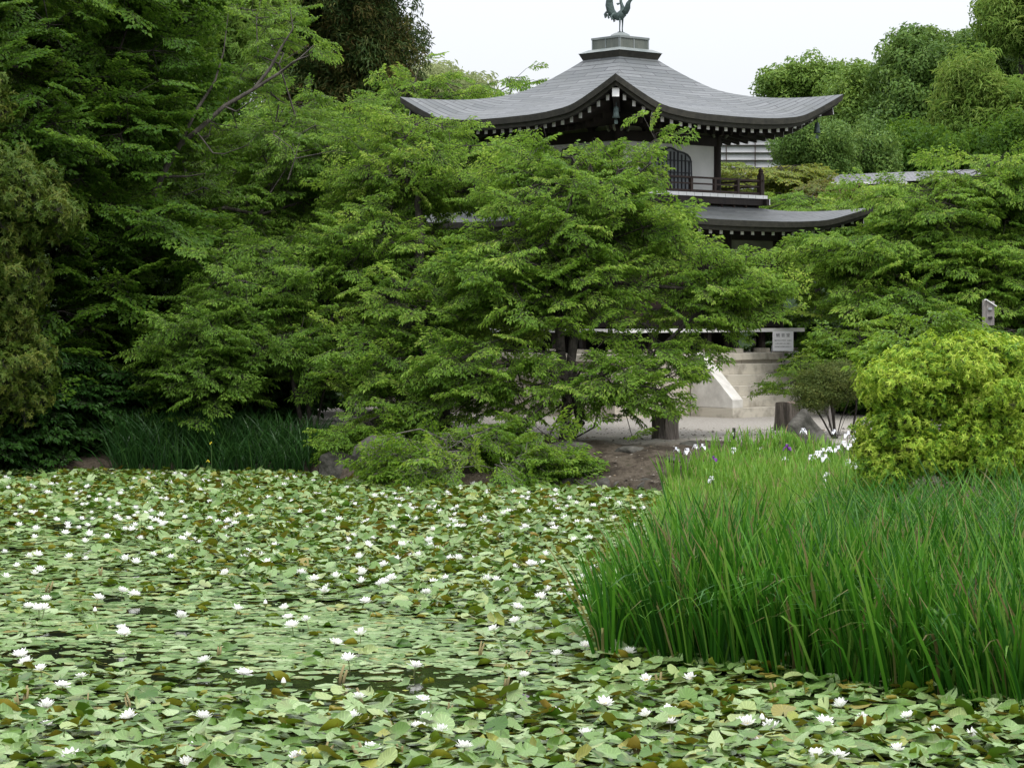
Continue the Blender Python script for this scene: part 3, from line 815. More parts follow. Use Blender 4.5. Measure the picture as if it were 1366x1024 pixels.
def debris():
    rg = np.random.default_rng(9); n = 5200
    X = rg.uniform(-6, 8, n); Y = rg.uniform(40.5, 50, n); sdv = pond_sd(X, Y); k = (sdv > 0.1) & (rg.random(n) < np.where(sdv < 3.2, 1.0, 0.45)); X, Y = X[k], Y[k]; n = len(X)
    r = rg.uniform(0.010, 0.045, n)*(rg.random(n)**0.5+0.2); Z = ground(X, Y)
    base = np.array([(1,0,0),(0.3,0.9,0),(-0.9,0.5,0),(-0.7,-0.7,0),(0.5,-0.8,0),(0.1,0.0,0.8)]); f = np.array([(0,1,5),(1,2,5),(2,3,5),(3,4,5),(4,0,5)])
    a = rg.uniform(0, 6.28, n); c, s_ = np.cos(a)[:, None], np.sin(a)[:, None]
    bb = base[None]*rg.uniform(0.6, 1.2, (n, 6, 1)); V = np.stack([bb[..., 0]*c-bb[..., 1]*s_, bb[..., 0]*s_+bb[..., 1]*c, bb[..., 2]*0.7-0.05], -1)*r[:, None, None]+np.stack([X, Y, Z], -1)[:, None]
    m = leafmat('pebble', [(0.0,(0.03,0.024,0.018)), (0.5,(0.10,0.085,0.065)), (0.8,(0.22,0.20,0.17)), (1.0,(0.16,0.11,0.06))], trans=0.0, spec=0.15, rough=0.9)
    tag(npobj('pebbles', V.reshape(-1, 3), ((np.arange(n)*6)[:, None, None]+f[None]).reshape(-1, 3), m, tint=np.repeat(rg.random(n), 6)), 'small stones and litter strewn over the earth bank and gravel', kind='stuff')
debris()
bp_ = place('marker_post', 979, 43.0, 'short black marker post with pale tag at the edge of the iris bed', 'post')
MB().tube([(0,0,-0.05),(0.005,0,0.33)], 0.028, 10).build('post', M['black'], bp_)
MB().box((-0.03,-0.034,0.19),(0.0,-0.03,0.25)).build('tag_plate', M['white'], bp_)

# ---------------------------------------------------------------- background buildings
wh = empty('white_hall', (13.0, 125.0, gz(13.0, 125)))
tag(wh, 'large white louvred hall showing behind the trees right of the pavilion', 'building')
zb = wh.location.z
M['whitewall'] = mat('white_wall', (0.50,0.51,0.52), (0.62,0.63,0.64), 0.8, 0.7)
MB().box((-3.4,0,-zb),(5.4,7,13.1-zb)).build('wall', M['whitewall'], wh)
for i in range(20):
    z = 5.6 + i*0.39 - zb
    MB().box((-3.45,-0.12,z),(5.45,-0.002,z+0.055)).build('louvre', M['fascia'], wh)
for x in (-1.9, -0.4, 1.1, 2.6, 4.1):
    MB().box((x,-0.15,2-zb),(x+0.05,-0.121,13.1-zb)).build('mullion', M['wood2'], wh)
MB().prism([(-3.6,13.11-zb),(5.6,13.11-zb),(5.3,13.35-zb),(-3.3,13.35-zb)], -0.3, 7.3).build('roof', M['greypost'], wh)
lh = empty('tiled_house', (15.2, 86.0, gz(15.2, 86)), R(-4))
tag(lh, 'low house with long grey tiled roof behind the right hand cherry tree', 'building')
zb = lh.location.z; MT = brickmat('roof_tile', (0.12,0.125,0.135), (0.17,0.175,0.185), (0.05,0.05,0.055), 0.28, 0.24, 0.03, 0.55, stain=(0.16,0.16,0.16))
r = MB().add([(-4,-1.6,7.70-zb),(1.8,-1.6,7.85-zb),(1.8,1.2,8.35-zb),(-4,1.2,8.15-zb),(-4,4,7.70-zb),(1.8,4,7.85-zb)], [(0,1,2,3),(3,2,5,4)]).build('roof', MT, lh); add_uv(r, lambda c, n: (c.x, c.y*1.1))
MB().box((-3.6,-1.0,0),(1.5,3.4,7.72-zb)).build('wall', M['wood2'], lh)
MB().box((-4.02,-1.64,7.66-zb),(-1.2,-1.61,7.74-zb)).build('gutter', M['white'], lh)

# ---------------------------------------------------------------- foliage tools
def nrm(a): return a / (np.linalg.norm(a, axis=-1, keepdims=True) + 1e-9)

def leaf_verts(P, D, N, L, Wd, fold=0.12, droop=0.15):
    """P,D,N (n,3); L,Wd (n,) -> verts (n,4,3)"""
    S = nrm(np.cross(N, D)); N2 = np.cross(D, S)
    L = L[:, None]; Wd = Wd[:, None]
    return np.stack([P, P + D*L*0.42 + S*Wd/2 + N2*L*fold, P + D*L - N2*L*droop, P + D*L*0.42 - S*Wd/2 + N2*L*fold], 1)

def spray_layered(rg, length=0.7, pairs=6, leaf=0.10, wr=0.42, sp=0.055, droop=0.45, spread=0.38):
    """a flat herringbone branchlet along +x"""
    P, D, tw = [], [], []
    ax = lambda t: np.array([length*t, 0.04*math.sin(5*t+rg.uniform(0, 6)), -0.16*length*t*t])
    tw.append([ax(0), ax(0.5), ax(1.0)])
    for i in range(pairs):
        for s in (-1, 1):
            t = 0.12 + 0.84*(i + 0.5*(s > 0) + rg.uniform(-0.2, 0.2))/pairs
            b = ax(min(t, 1)); an = s*R(rg.uniform(38, 62)); ln = spread*(1.15-0.75*t)*rg.uniform(0.7, 1.15)
            d = np.array([math.cos(an), math.sin(an), rg.uniform(-0.05, 0.22)])
            e = b + d*ln; e[2] -= 0.25*ln; tw.append([b, e])
            n = max(2, int(ln/sp))
            for j in range(n):
                for s2 in (-1, 1):
                    q = b + (e-b)*((j+0.6+rg.uniform(-.3,.3))/n); a2 = an + s2*R(rg.uniform(25, 60))
                    P.append(q + np.array([0, 0, rg.uniform(-0.015, 0.015)])); D.append([math.cos(a2), math.sin(a2), -rg.uniform(0.05, 2*droop)])
            P.append(e); D.append([math.cos(an), math.sin(an), -droop])
    for j in range(4):
        P.append(ax(0.9+0.03*j)); a2 = rg.uniform(-0.9, 0.9); D.append([math.cos(a2), math.sin(a2), -rg.uniform(0, droop)])
    P, D = np.array(P), nrm(np.array(D)); n = len(P)
    N = nrm(np.array([[rg.uniform(-.7,.7), rg.uniform(-.7,.7), 1] for _ in range(n)]))
    L = np.array([leaf*rg.uniform(0.65, 1.2) for _ in range(n)])
    return leaf_verts(P, D, N, L, L*wr), tw

def spray_rosette(rg, tips=9, per=10, leaf=0.07, wr=0.26, rad=0.17, lift=0.25):
    """bunch of whorled shoot tips, +x outward"""
    P, D, N = [], [], []; tw = []
    for i in range(tips):
        v = nrm(np.array([rg.uniform(0.2, 1), rg.uniform(-1, 1), rg.uniform(-0.8, 1)])); c = v*rad*rg.uniform(0.6, 1.1)
        u = nrm(np.cross(v, [0.3, 0.2, 0.9])); w = np.cross(v, u); tw.append([np.zeros(3), c])
        for j in range(per):
            a = 2*PI*j/per + rg.uniform(-.3, .3); d = u*math.cos(a)+w*math.sin(a)+v*rg.uniform(-0.15, lift*2)
            P.append(c); D.append(d - np.array([0, 0, rg.uniform(0, 0.35)])); N.append(v)
    P, D, N = np.array(P), nrm(np.array(D)), np.array(N); n = len(P)
    L = np.array([leaf*rg.uniform(0.6, 1.2) for _ in range(n)])
    return leaf_verts(P, D, N, L, L*wr), tw

def spray_puff(rg, n=70, rad=0.5, leaf=0.18, wr=0.5, flat=0.75, hang=0.3):
    P, D, N = [], [], []
    for i in range(n):
        v = nrm(np.array([rg.gauss(0, 1)+0.5, rg.gauss(0, 1), rg.gauss(0, 1)+0.35])); r = rad*(rg.random()**0.35)
        p = v*r*np.array([1, 1, flat]); P.append(p)
        d = nrm(np.cross(v, [rg.uniform(-1,1), rg.uniform(-1,1), rg.uniform(-1,1)])) + np.array([0, 0, -hang]) + 0.5*v; D.append(d); N.append(v + np.array([0, 0, 0.5]))
    P, D, N = np.array(P), nrm(np.array(D)), nrm(np.array(N))
    L = np.array([leaf*rg.uniform(0.6, 1.25) for _ in range(n)])
    return leaf_verts(P, D, N, L, L*wr), []

def frames(dirs, roll):
    X = nrm(dirs); Zu = np.tile([0., 0, 1], (len(X), 1)); Y = nrm(np.cross(Zu, X)); Z = np.cross(X, Y)
    c, s = np.cos(roll)[:, None], np.sin(roll)[:, None]
    return np.stack([X, Y*c+Z*s, Z*c-Y*s], -1)

def crown_arrays(protos, O, dirs, rg, smin=0.8, smax=1.2, roll=0.25, tip=None, tv=0.22):
    """instances of spray prototypes -> leaf vertices, tint, twig segments"""
    n = len(O); which = rg.integers(0, len(protos), n); sc = rg.uniform(smin, smax, n); Rm = frames(dirs, rg.normal(0, roll, n))
    base = rg.uniform(0.25, 0.75, n) if tip is None else tip
    V, T, tw = [], [], []
    for k, (lv, segs) in enumerate(protos):
        I = np.where(which == k)[0]
        if not len(I): continue
        q = lv.reshape(-1, 3); m = len(lv)
        w = np.einsum('nij,vj->nvi', Rm[I], q)*sc[I][:, None, None] + O[I][:, None, :]
        V.append(w.reshape(-1, 3))
        t = base[I][:, None] + rg.uniform(-tv, tv, (len(I), m)); T.append(np.repeat(np.clip(t, 0, 1).reshape(-1), 4))
        for s in segs:
            pts = np.array(s); wp = np.einsum('nij,vj->nvi', Rm[I], pts)*sc[I][:, None, None] + O[I][:, None, :]
            for j in range(len(pts)-1): tw.append((wp[:, j], wp[:, j+1]))
    return np.concatenate(V), np.concatenate(T), tw

def tube_arrays(A, B, ra, rb, n=5):
    """tapered prisms from A to B"""
    D = nrm(B-A); ref = np.where(np.abs(D[:, 2:3]) > 0.9, [[1., 0, 0]], [[0., 0, 1]]); U = nrm(np.cross(D, ref)); Wv = np.cross(D, U)
    an = 2*PI*np.arange(n)/n; c, s = np.cos(an)[None, :, None], np.sin(an)[None, :, None]
    ring = U[:, None]*c + Wv[:, None]*s
    V = np.concatenate([A[:, None]+ring*ra[:, None, None], B[:, None]+ring*rb[:, None, None]], 1)
    i = np.arange(n); f = np.stack([i, (i+1) % n, (i+1) % n+n, i+n], -1)
    Fc = (np.arange(len(A))*2*n)[:, None, None] + f[None]
    return V.reshape(-1, 3), Fc.reshape(-1, 4)

def grow(trunks, targets, rg, tip_r=0.008, bend=0.12, wander=0.4, seg=0.9):
    """branch skeleton: each target joins the nearest good node; radii by the pipe rule"""
    nodes, par, plen = [], [], []
    for tr_ in trunks:
        first = True; prev = -1
        tr_ = [np.array(p, float) for p in tr_]
        for i, p in enumerate(tr_):
            if prev >= 0:
                k = max(1, int(np.linalg.norm(p-nodes[prev])/0.5)); a = nodes[prev].copy()
                for j in range(1, k+1):
                    q = a+(p-a)*j/k
                    if j < k: q = q + rg.normal(0, 0.03, 3)
                    nodes.append(q); par.append(prev); plen.append(plen[prev]+np.linalg.norm(q-nodes[prev])); prev = len(nodes)-1
            else:
                nodes.append(p); par.append(-1); plen.append(0.0); prev = len(nodes)-1
    ntr = len(nodes); root = nodes[0]
    T = np.array(targets); mid = np.array(trunks[0][-1], float)
    order = np.argsort(np.linalg.norm(T-mid, axis=1)); end = {}
    for i in order:
        t = T[i]; N = np.array(nodes); d = np.linalg.norm(N-t, axis=1)
        below = np.where(N[:, 2] > t[2]+0.15, (N[:, 2]-t[2])*1.0, 0)          # branches rise outward
        low = np.where(N[:, 2] < root[2]+0.8, 3.0, 0)
        c = d + wander*np.array(plen)*0.5 + below + low; j = int(np.argmin(c)); a = nodes[j].copy()
        L = np.linalg.norm(t-a); k = max(1, int(L/seg)); prev = j
        for s in range(1, k+1):
            q = a+(t-a)*s/k
            u = s/k; q[2] += bend*L*math.sin(PI*u)*(0.6)
            if s < k: q = q+rg.normal(0, 0.05*L/k+0.02, 3)
            nodes.append(q); par.append(prev); plen.append(plen[prev]+np.linalg.norm(q-nodes[prev])); prev = len(nodes)-1
        end[int(i)] = prev
    n = len(nodes); w = np.zeros(n); leafn = np.ones(n, bool)
    for p in par:
        if p >= 0: leafn[p] = False
    w[leafn] = tip_r**2.3
    for i in range(n-1, -1, -1):
        if w[i] == 0: w[i] = tip_r**2.3
        if par[i] >= 0: w[par[i]] += w[i]
    r = w**(1/2.3)
    N = np.array(nodes); I = np.array([i for i in range(n) if par[i] >= 0]); Pp = np.array([par[i] for i in I])
    return N, I, Pp, r, end

def pads_in(blobs, n, rg, shell=0.55, mind=0.45, squash=1.0):
    """points spread through a set of ellipsoids (x, y, z, rx, ry, rz)"""
    B = np.array([b[:6] for b in blobs], float); vol = (B[:, 3]*B[:, 4]*B[:, 5])**0.8; pr = vol/vol.sum(); out = []; tries = 0
    while len(out) < n and tries < n*60:
        tries += 1; b = B[rg.choice(len(B), p=pr)]; v = nrm(rg.normal(0, 1, 3)); rr = shell+(1-shell)*rg.random() if rg.random() < 0.75 else rg.random()
        p = b[:3]+v*b[3:6]*rr
        if p[2] < 0.35: continue
        if out and np.min(np.linalg.norm(np.array(out)-p, axis=1)) < mind*(0.6+0.8*rg.random()): continue
        out.append(p)
    return np.array(out)

def shrink(blobs, mg):
    return [(*b[:3], *(max(r_*0.25, r_-mg) for r_ in b[3:5]), max(b[5]*0.25, b[5]-mg*0.6), *b[6:]) for b in blobs]

def tree(name, label, cat, base, blobs, npads, per, protos, lmat, bmat, seed, trunks=None, padr=0.7, padz=0.12, tr=None, group=None, mind=0.45,
         smin=0.8, smax=1.2, roll=0.25, pitch=(-0.25, 0.15), tip_r=0.010, twig_r=0.004, twigs=True, outward=1.0, tiptint=0.30, shell=0.55, bend=0.12, bare=None, sides=6, rmul=1.0, reach=None, margin=0.55, gaps=None):
    rg = np.random.default_rng(seed)
    pl_ = np.mean([np.abs(q[0].reshape(-1, 3)).max(0)[0] for q in protos])*(smin+smax)/2 if reach is None else reach
    blobs = shrink(blobs, margin*(0.6*padr+0.55*pl_))
    base = np.array(base, float); pads = pads_in(blobs, npads, rg, shell, mind)
    def open_air(q, k=1.0):                                  # natural openings in the crown
        if not gaps: return True
        x, y = q[0]/q[1]*F+683, HOR-(q[2]-CAMZ)/q[1]*F
        return all(((x-g[0])/(g[2]*k))**2+((y-g[1])/(g[3]*k))**2 > 1 for g in gaps)
    pads = np.array([q for q in pads if open_air(q, 0.8)])
    B = np.array([b[:6] for b in blobs], float); cen = (B[:, :3]*B[:, 3:4]).sum(0)/B[:, 3].sum()
    if trunks is None:
        top = np.array([cen[0], cen[1], cen[2]]); trunks = [[base, base*0.6+top*0.4+np.array([0.1, 0, 0]), top]]
    N, I, Pp, r, end = grow(trunks, pads, rg, tip_r, bend)
    r = r*rmul
    segA, segB, ra, rb = [N[Pp]], [N[I]], [np.maximum(np.minimum(r[Pp], r[I]*1.6), 0.004)], [r[I]]
    # sprays on each pad
    O, Dr, tp = [], [], []
    zr = B[:, 2]; zlo, zhi = (B[:, 2]-B[:, 5]).min(), (B[:, 2]+B[:, 5]).max()
    for i, p in enumerate(pads):
        out = p-cen; out[2] *= 0.3; out = out/(np.linalg.norm(out)+1e-6)
        m = max(2, int(per*rg.uniform(0.7, 1.3))); rad = padr*rg.uniform(0.7, 1.3); tw = rg.uniform(-0.1, 0.1); sh = rg.uniform(-0.12, 0.12)
        for _ in range(m):
            a = rg.uniform(0, 2*PI); q = rad*math.sqrt(rg.random())
            off = np.array([math.cos(a)*q, math.sin(a)*q, 0.0]); off[2] = rg.normal(0, padz) - 0.16*q*q/max(rad, .1) + tw*off[0]
            d = off*0.9/max(rad, .1) + out*outward*0.7 + rg.normal(0, 0.25, 3)*np.array([1, 1, 0]); d[2] = 0
            d = d/(np.linalg.norm(d)+1e-6); d[2] = rg.uniform(*pitch)
            if not open_air(p+off+d*0.25): continue
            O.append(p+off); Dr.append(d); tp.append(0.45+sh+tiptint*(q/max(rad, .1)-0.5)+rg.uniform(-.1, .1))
            if twigs:
                segA.append(N[end[i]][None]); segB.append((p+off)[None]); ra.append(np.array([tip_r*0.8])); rb.append(np.array([twig_r*1.2]))
    O, Dr, tp = np.array(O), np.array(Dr), np.array(tp)
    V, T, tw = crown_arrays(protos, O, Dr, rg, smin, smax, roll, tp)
    root = empty(name, tuple(base)); tag(root, label, cat, group)
    if twigs:
        for a, b in tw:
            segA.append(a); segB.append(b); ra.append(np.full(len(a), twig_r)); rb.append(np.full(len(a), twig_r*0.5))
    if bare:
        for pl, r0, r1 in bare:
            pl = np.array(pl, float); k = len(pl)-1; rr = np.linspace(r0, r1, k+1)
            segA.append(pl[:-1]); segB.append(pl[1:]); ra.append(rr[:-1]); rb.append(rr[1:])
    big = [(a, b, x, y) for a, b, x, y in zip(segA, segB, ra, rb)]
    A_, B_, x_, y_ = (np.concatenate([q[i] for q in big]) for i in range(4))
    thick = x_ > 0.03; Vs, Fs, off = [], [], 0
    for msk, ns in ((thick, 9), (~thick, 3)):
        if msk.any():
            v, f = tube_arrays(A_[msk], B_[msk], x_[msk], y_[msk], ns); Vs.append(v); Fs.append(f+off); off += len(v)
    tk = npobj('trunk', np.concatenate(Vs)-base, np.concatenate(Fs), bmat, root, smooth=True)
    k = len(V)//4; q = np.arange(k)[:, None]*4
    Fc = np.concatenate([q+np.array([[0, 1, 2]]), q+np.array([[0, 2, 3]])], 0)
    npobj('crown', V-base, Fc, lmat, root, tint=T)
    return root

# px-box -> ellipsoid
def E(x0, x1, y0, y1, d, ry=None):
    a, b = W(x0, y1, d), W(x1, y0, d); c = (a+b)/2; rx = abs(b[0]-a[0])/2; rz = abs(b[2]-a[2])/2
    return (c[0], d, c[2], rx, ry if ry else (rx+rz)/2*0.9, rz)
def G(px, d, dz=0.0):
    x = (px-683.0)/F*d; return (x, d, gz(x, d)-0.1+dz)
def poly(pts, d): return [tuple(W(x, y, dd)) for x, y, dd in pts]

# ---------------------------------------------------------------- leaf materials
LM = {}
LM['cherry'] = leafmat('cherry_leaf', [(0.0,(0.058,0.140,0.016)), (0.4,(0.122,0.242,0.027)), (0.7,(0.195,0.335,0.042)), (1.0,(0.39,0.50,0.10))], trans=0.50, spec=0.26)
LM['cherry_dk'] = leafmat('shade_cherry_leaf', [(0.0,(0.052,0.124,0.014)), (0.5,(0.112,0.222,0.026)), (1.0,(0.23,0.37,0.055))], trans=0.48, spec=0.24)  # darker copy of the cherry leaf, shade put into its colour
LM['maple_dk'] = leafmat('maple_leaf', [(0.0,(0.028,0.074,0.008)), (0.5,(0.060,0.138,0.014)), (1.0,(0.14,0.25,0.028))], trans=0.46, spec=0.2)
LM['maple_yl'] = leafmat('young_maple_leaf', [(0.0,(0.09,0.15,0.02)), (0.5,(0.16,0.22,0.03)), (1.0,(0.28,0.24,0.04))], trans=0.4, spec=0.25)
LM['maple_red'] = leafmat('bronze_maple_leaf', [(0.0,(0.07,0.14,0.02)), (0.5,(0.12,0.15,0.03)), (1.0,(0.20,0.13,0.05))], trans=0.4, spec=0.25)
LM['olive'] = leafmat('olive_young_leaf', [(0.0,(0.036,0.086,0.010)), (0.5,(0.080,0.135,0.018)), (1.0,(0.175,0.19,0.038))], trans=0.30, spec=0.25)
LM['cedar'] = leafmat('conifer_leaf', [(0.0,(0.028,0.062,0.016)), (0.45,(0.060,0.105,0.026)), (0.7,(0.13,0.13,0.035)), (1.0,(0.22,0.15,0.055))], trans=0.15, spec=0.2)
LM['oak'] = leafmat('evergreen_leaf', [(0.0,(0.045,0.105,0.018)), (0.5,(0.095,0.180,0.034)), (1.0,(0.20,0.30,0.06))], trans=0.28, spec=0.25)
LM['oak_lt'] = leafmat('broad_leaf', [(0.0,(0.07,0.14,0.022)), (0.5,(0.13,0.23,0.038)), (1.0,(0.23,0.33,0.06))], trans=0.28, spec=0.25)
LM['bamboo'] = leafmat('bamboo_leaf', [(0.0,(0.09,0.19,0.028)), (0.5,(0.17,0.29,0.05)), (1.0,(0.30,0.38,0.09))], trans=0.35, spec=0.25)
LM['bamboo_far'] = leafmat('hazed_bamboo_leaf', [(0.0,(0.20,0.27,0.11)), (0.5,(0.30,0.36,0.16)), (1.0,(0.40,0.44,0.22))], trans=0.30, spec=0.2)  # distance haze put into the colour as paler leaves
LM['pieris'] = leafmat('golden_bush_leaf', [(0.0,(0.040,0.115,0.010)), (0.25,(0.11,0.235,0.018)), (0.48,(0.25,0.395,0.030)), (0.72,(0.44,0.56,0.07)), (1.0,(0.62,0.67,0.18))], trans=0.30, spec=0.3)
LM['azalea'] = leafmat('azalea_leaf', [(0.0,(0.045,0.075,0.014)), (0.5,(0.085,0.125,0.025)), (1.0,(0.16,0.17,0.04))], trans=0.25, spec=0.25)
LM['shrub'] = leafmat('waterside_leaf', [(0.0,(0.06,0.15,0.012)), (0.5,(0.13,0.25,0.022)), (1.0,(0.27,0.38,0.05))], trans=0.42, spec=0.3)
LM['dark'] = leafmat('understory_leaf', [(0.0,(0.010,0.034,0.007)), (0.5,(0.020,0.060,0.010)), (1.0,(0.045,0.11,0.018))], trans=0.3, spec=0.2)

pr = random.Random(3)
SP_CH = [spray_layered(pr, 0.62, 6, 0.088, 0.40, 0.055, 0.5, 0.36) for _ in range(8)]
SP_CH2 = [spray_layered(pr, 0.7, 6, 0.10, 0.42, 0.06, 0.5, 0.38) for _ in range(8)]
SP_MA = [spray_layered(pr, 0.9, 7, 0.105, 0.62, 0.075, 0.25, 0.5) for _ in range(6)]
SP_RO = [spray_rosette(pr, 9, 9, 0.068, 0.30, 0.16, 0.2) for _ in range(8)]
SP_OL = [spray_rosette(pr, 9, 8, 0.10, 0.34, 0.24, 0.3) for _ in range(6)]
SP_PU = [spray_puff(pr, 80, 0.55, 0.19, 0.5) for _ in range(6)]
SP_PS = [spray_puff(pr, 90, 0.42, 0.12, 0.5) for _ in range(6)]
SP_CE = [spray_puff(pr, 90, 0.45, 0.20, 0.22, 0.9, 1.2) for _ in range(6)]
SP_BA = [spray_puff(pr, 60, 0.65, 0.30, 0.16, 0.6, 0.9) for _ in range(6)]
SP_TI = [spray_puff(pr, 70, 0.16, 0.035, 0.45, 0.6, 0.0) for _ in range(6)]
SP_DK = [spray_layered(pr, 0.8, 6, 0.14, 0.5, 0.085, 0.4, 0.45) for _ in range(6)]

# ---------------------------------------------------------------- trees
# front cherry (trunk left of the stump), crown in horizontal layers across the pavilion
b0 = G(752, 44.8)
tree('cherry_tree', 'tall layered cherry tree in front of the pavilion, trunk left of the stump', 'tree', b0,
     [E(640,900,215,330,47,2.0), E(600,860,290,440,46,1.8), E(760,950,262,350,47,1.6), E(690,850,180,260,47.5,1.2), E(860,1040,335,445,46,1.3), E(830,985,440,500,45.5,0.9),
      E(680,930,460,565,44.6,1.0), E(640,760,200,260,47.5,1.2), E(838,932,150,232,47.5,0.5), E(740,850,190,250,47.2,0.8), E(560,720,440,560,45,1.1), E(640,800,560,600,44,0.8), E(770,925,200,270,47,1.0), E(700,800,175,215,47.5,0.6)],
     250, 7.2, SP_CH, LM['cherry'], M['bark'], 21,
     trunks=[[b0, tuple(W(757,540,44.9)), tuple(W(748,470,45.2)), tuple(W(745,420,45.6)), tuple(W(725,330,46))],
             [b0, tuple(W(775,560,44.9)), tuple(W(762,480,45.2)), tuple(W(770,420,45.6)), tuple(W(764,350,46)), tuple(W(800,320,46.4)), tuple(W(812,280,46.8))],
             [b0, tuple(W(792,570,44.6)), tuple(W(800,545,44.4))]], gaps=[(790,170,85,17),(962,218,58,56),(903,224,34,34),(940,254,95,20),(1010,297,112,26),(945,520,30,36),(590,142,62,18),(960,500,40,28),(1046,452,26,20),(640,293,75,13)], padz=0.26, roll=0.45, outward=0.7, rmul=1.35, padr=0.55, mind=0.46, pitch=(-0.45,0.65), tip_r=0.013, twig_r=0.005)
b0 = G(598, 45.6)
tree('cherry_tree', 'wide layered bright green cherry tree left of the pavilion with leaning trunk above the shore', 'tree', b0,
     [E(440,700,160,300,51,2.2), E(500,640,128,200,52,1.4), E(400,640,260,400,50,2.2), E(330,480,340,430,49,1.6), E(460,700,340,470,48,1.8), E(430,620,430,560,46.5,1.3), E(560,720,200,330,50,1.6), E(350,470,420,490,48,1.2), E(470,560,500,590,45.5,0.8)],
     235, 7.6, SP_CH, LM['cherry'], M['bark'], 22,
     trunks=[[b0, tuple(W(590,530,46)), tuple(W(565,480,46.6)), tuple(W(555,420,47.6)), tuple(W(560,330,49)), tuple(W(560,250,50))],
             [b0, tuple(W(580,560,46)), tuple(W(545,520,47)), tuple(W(480,450,48)), tuple(W(440,400,49))]], gaps=[(640,293,80,15),(700,293,40,10),(435,540,40,22),(585,140,70,20),(680,150,50,18)], padz=0.26, roll=0.45, outward=0.7, rmul=1.3, padr=0.58, mind=0.48, pitch=(-0.45,0.6), tip_r=0.013, twig_r=0.005)
b0 = G(418, 47.4)
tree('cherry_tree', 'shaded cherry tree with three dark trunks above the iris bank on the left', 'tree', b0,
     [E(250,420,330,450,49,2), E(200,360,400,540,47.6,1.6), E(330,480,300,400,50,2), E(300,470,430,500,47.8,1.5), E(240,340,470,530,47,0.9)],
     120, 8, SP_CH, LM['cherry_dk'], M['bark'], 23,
     trunks=[[b0, tuple(W(408,520,47.4)), tuple(W(405,480,47.6)), tuple(W(380,400,48.4)), tuple(W(370,350,49))],
             [b0, tuple(W(435,510,47.6)), tuple(W(450,470,48)), tuple(W(440,400,49))],
             [b0, tuple(W(395,530,47.3)), tuple(W(385,480,47.5)), tuple(W(330,440,48))]], padz=0.26, roll=0.45, outward=0.7, pitch=(-0.4,0.45), padr=0.6, mind=0.5, tip_r=0.012)
# overhanging shrub on the bank
b0 = G(620, 43.6)
tree('waterside_shrub', 'light green shrub with bare grey twigs hanging over the lily pads', 'shrub', b0,
     [E(480,640,585,655,42.3,0.7), E(600,780,600,665,42.1,0.6), E(465,560,600,655,42.2,0.5), E(560,700,560,620,42.9,0.7), E(660,760,585,640,42.3,0.6), E(480,520,630,662,41.9,0.3), E(560,640,635,668,41.8,0.4)],
     74, 3, [spray_layered(pr, 0.5, 5, 0.095, 0.40, 0.065) for _ in range(5)], LM['shrub'], M['greybark'], 24,
     trunks=[[b0, tuple(W(600,590,43.2)), tuple(W(560,600,42.9)), tuple(W(520,620,42.6))], [b0, tuple(W(660,610,43)), tuple(W(700,620,42.6))], [b0, tuple(W(600,620,42.8)), tuple(W(590,650,42.2))]],
     padr=0.34, mind=0.30, padz=0.16, tip_r=0.008, twig_r=0.0045, pitch=(-0.7,0.7), roll=0.6, tiptint=0.2,
     bare=[(poly([(600,590,43),(560,572,42.6),(530,578,42.4),(505,583,42.3)], 42), 0.02, 0.005), (poly([(640,600,43),(592,603,42.5),(560,600,42.3),(545,585,42.2)], 42), 0.02, 0.005), (poly([(575,600,42.6),(560,625,42.2),(562,645,42.0),(570,655,41.9)], 42), 0.016, 0.005), (poly([(620,600,42.8),(606,625,42.2),(604,645,42.0)], 42), 0.014, 0.004), (poly([(540,603,42.4),(520,612,42.2),(500,618,42.1)], 42), 0.014, 0.004)])
b0 = G(445, 46.3)
tree('bank_shrub', 'small bright undergrowth on the bank between the left trunks and the brown rock', 'shrub', b0,
     [E(430,530,555,610,45.2,0.6), E(470,580,540,590,45.4,0.5)], 40, 6, [spray_layered(pr, 0.4, 5, 0.07, 0.35, 0.05) for _ in range(4)], LM['shrub'], M['bark'], 25, padr=0.3, mind=0.25, tip_r=0.006, twig_r=0.003)
b0 = G(700, 43.0)
tree('bank_shrub', 'low dark green undergrowth at the foot of the front cherry tree', 'shrub', b0,
     [E(690,790,590,645,42.6,0.5), E(760,880,640,655,42.0,0.3), E(620,700,560,610,43.6,0.5)], 36, 6, [spray_layered(pr, 0.4, 5, 0.08, 0.42, 0.055) for _ in range(4)], LM['cherry_dk'], M['bark'], 26, padr=0.3, mind=0.25, tip_r=0.006, twig_r=0.003)

# left side: dark maples, far-left broadleaf, leaning tree with bare limb
b0 = G(95, 50.5)
tree('maple_tree', 'huge dark green maple filling the upper left corner', 'tree', b0,
     [E(-140,120,-90,160,50,2.6), E(40,290,-100,110,52,2.6), E(0,220,90,270,50,2.6), E(130,290,60,220,51,2), E(-120,110,160,420,49.5,2.6), E(60,240,240,400,49.5,2.0), E(-120,150,380,520,48.8,1.6), E(-200,40,-200,0,50,2)],
     290, 8, SP_MA, LM['maple_dk'], M['bark'], 31, trunks=[[b0, tuple(W(90,460,50.3)), tuple(W(70,330,50.2)), tuple(W(40,180,50.2)), tuple(W(30,80,50.4))], [tuple(W(90,460,50.3)), tuple(W(120,330,50.6)), tuple(W(160,200,51)), tuple(W(170,60,52))]], gaps=[(310,50,45,70),(240,215,38,45),(290,150,40,40)],
     padr=0.75, padz=0.26, roll=0.42, pitch=(-0.45,0.5), outward=0.7, mind=0.6, tip_r=0.012, margin=0.15)
b0 = G(185, 50.4)
limb = poly([(205,262,50.2),(218,232,50.2),(240,195,50.2),(268,172,50.2),(300,143,50.2),(340,120,50.2),(372,100,50.2),(400,80,50.2),(420,62,50.2)], 54)
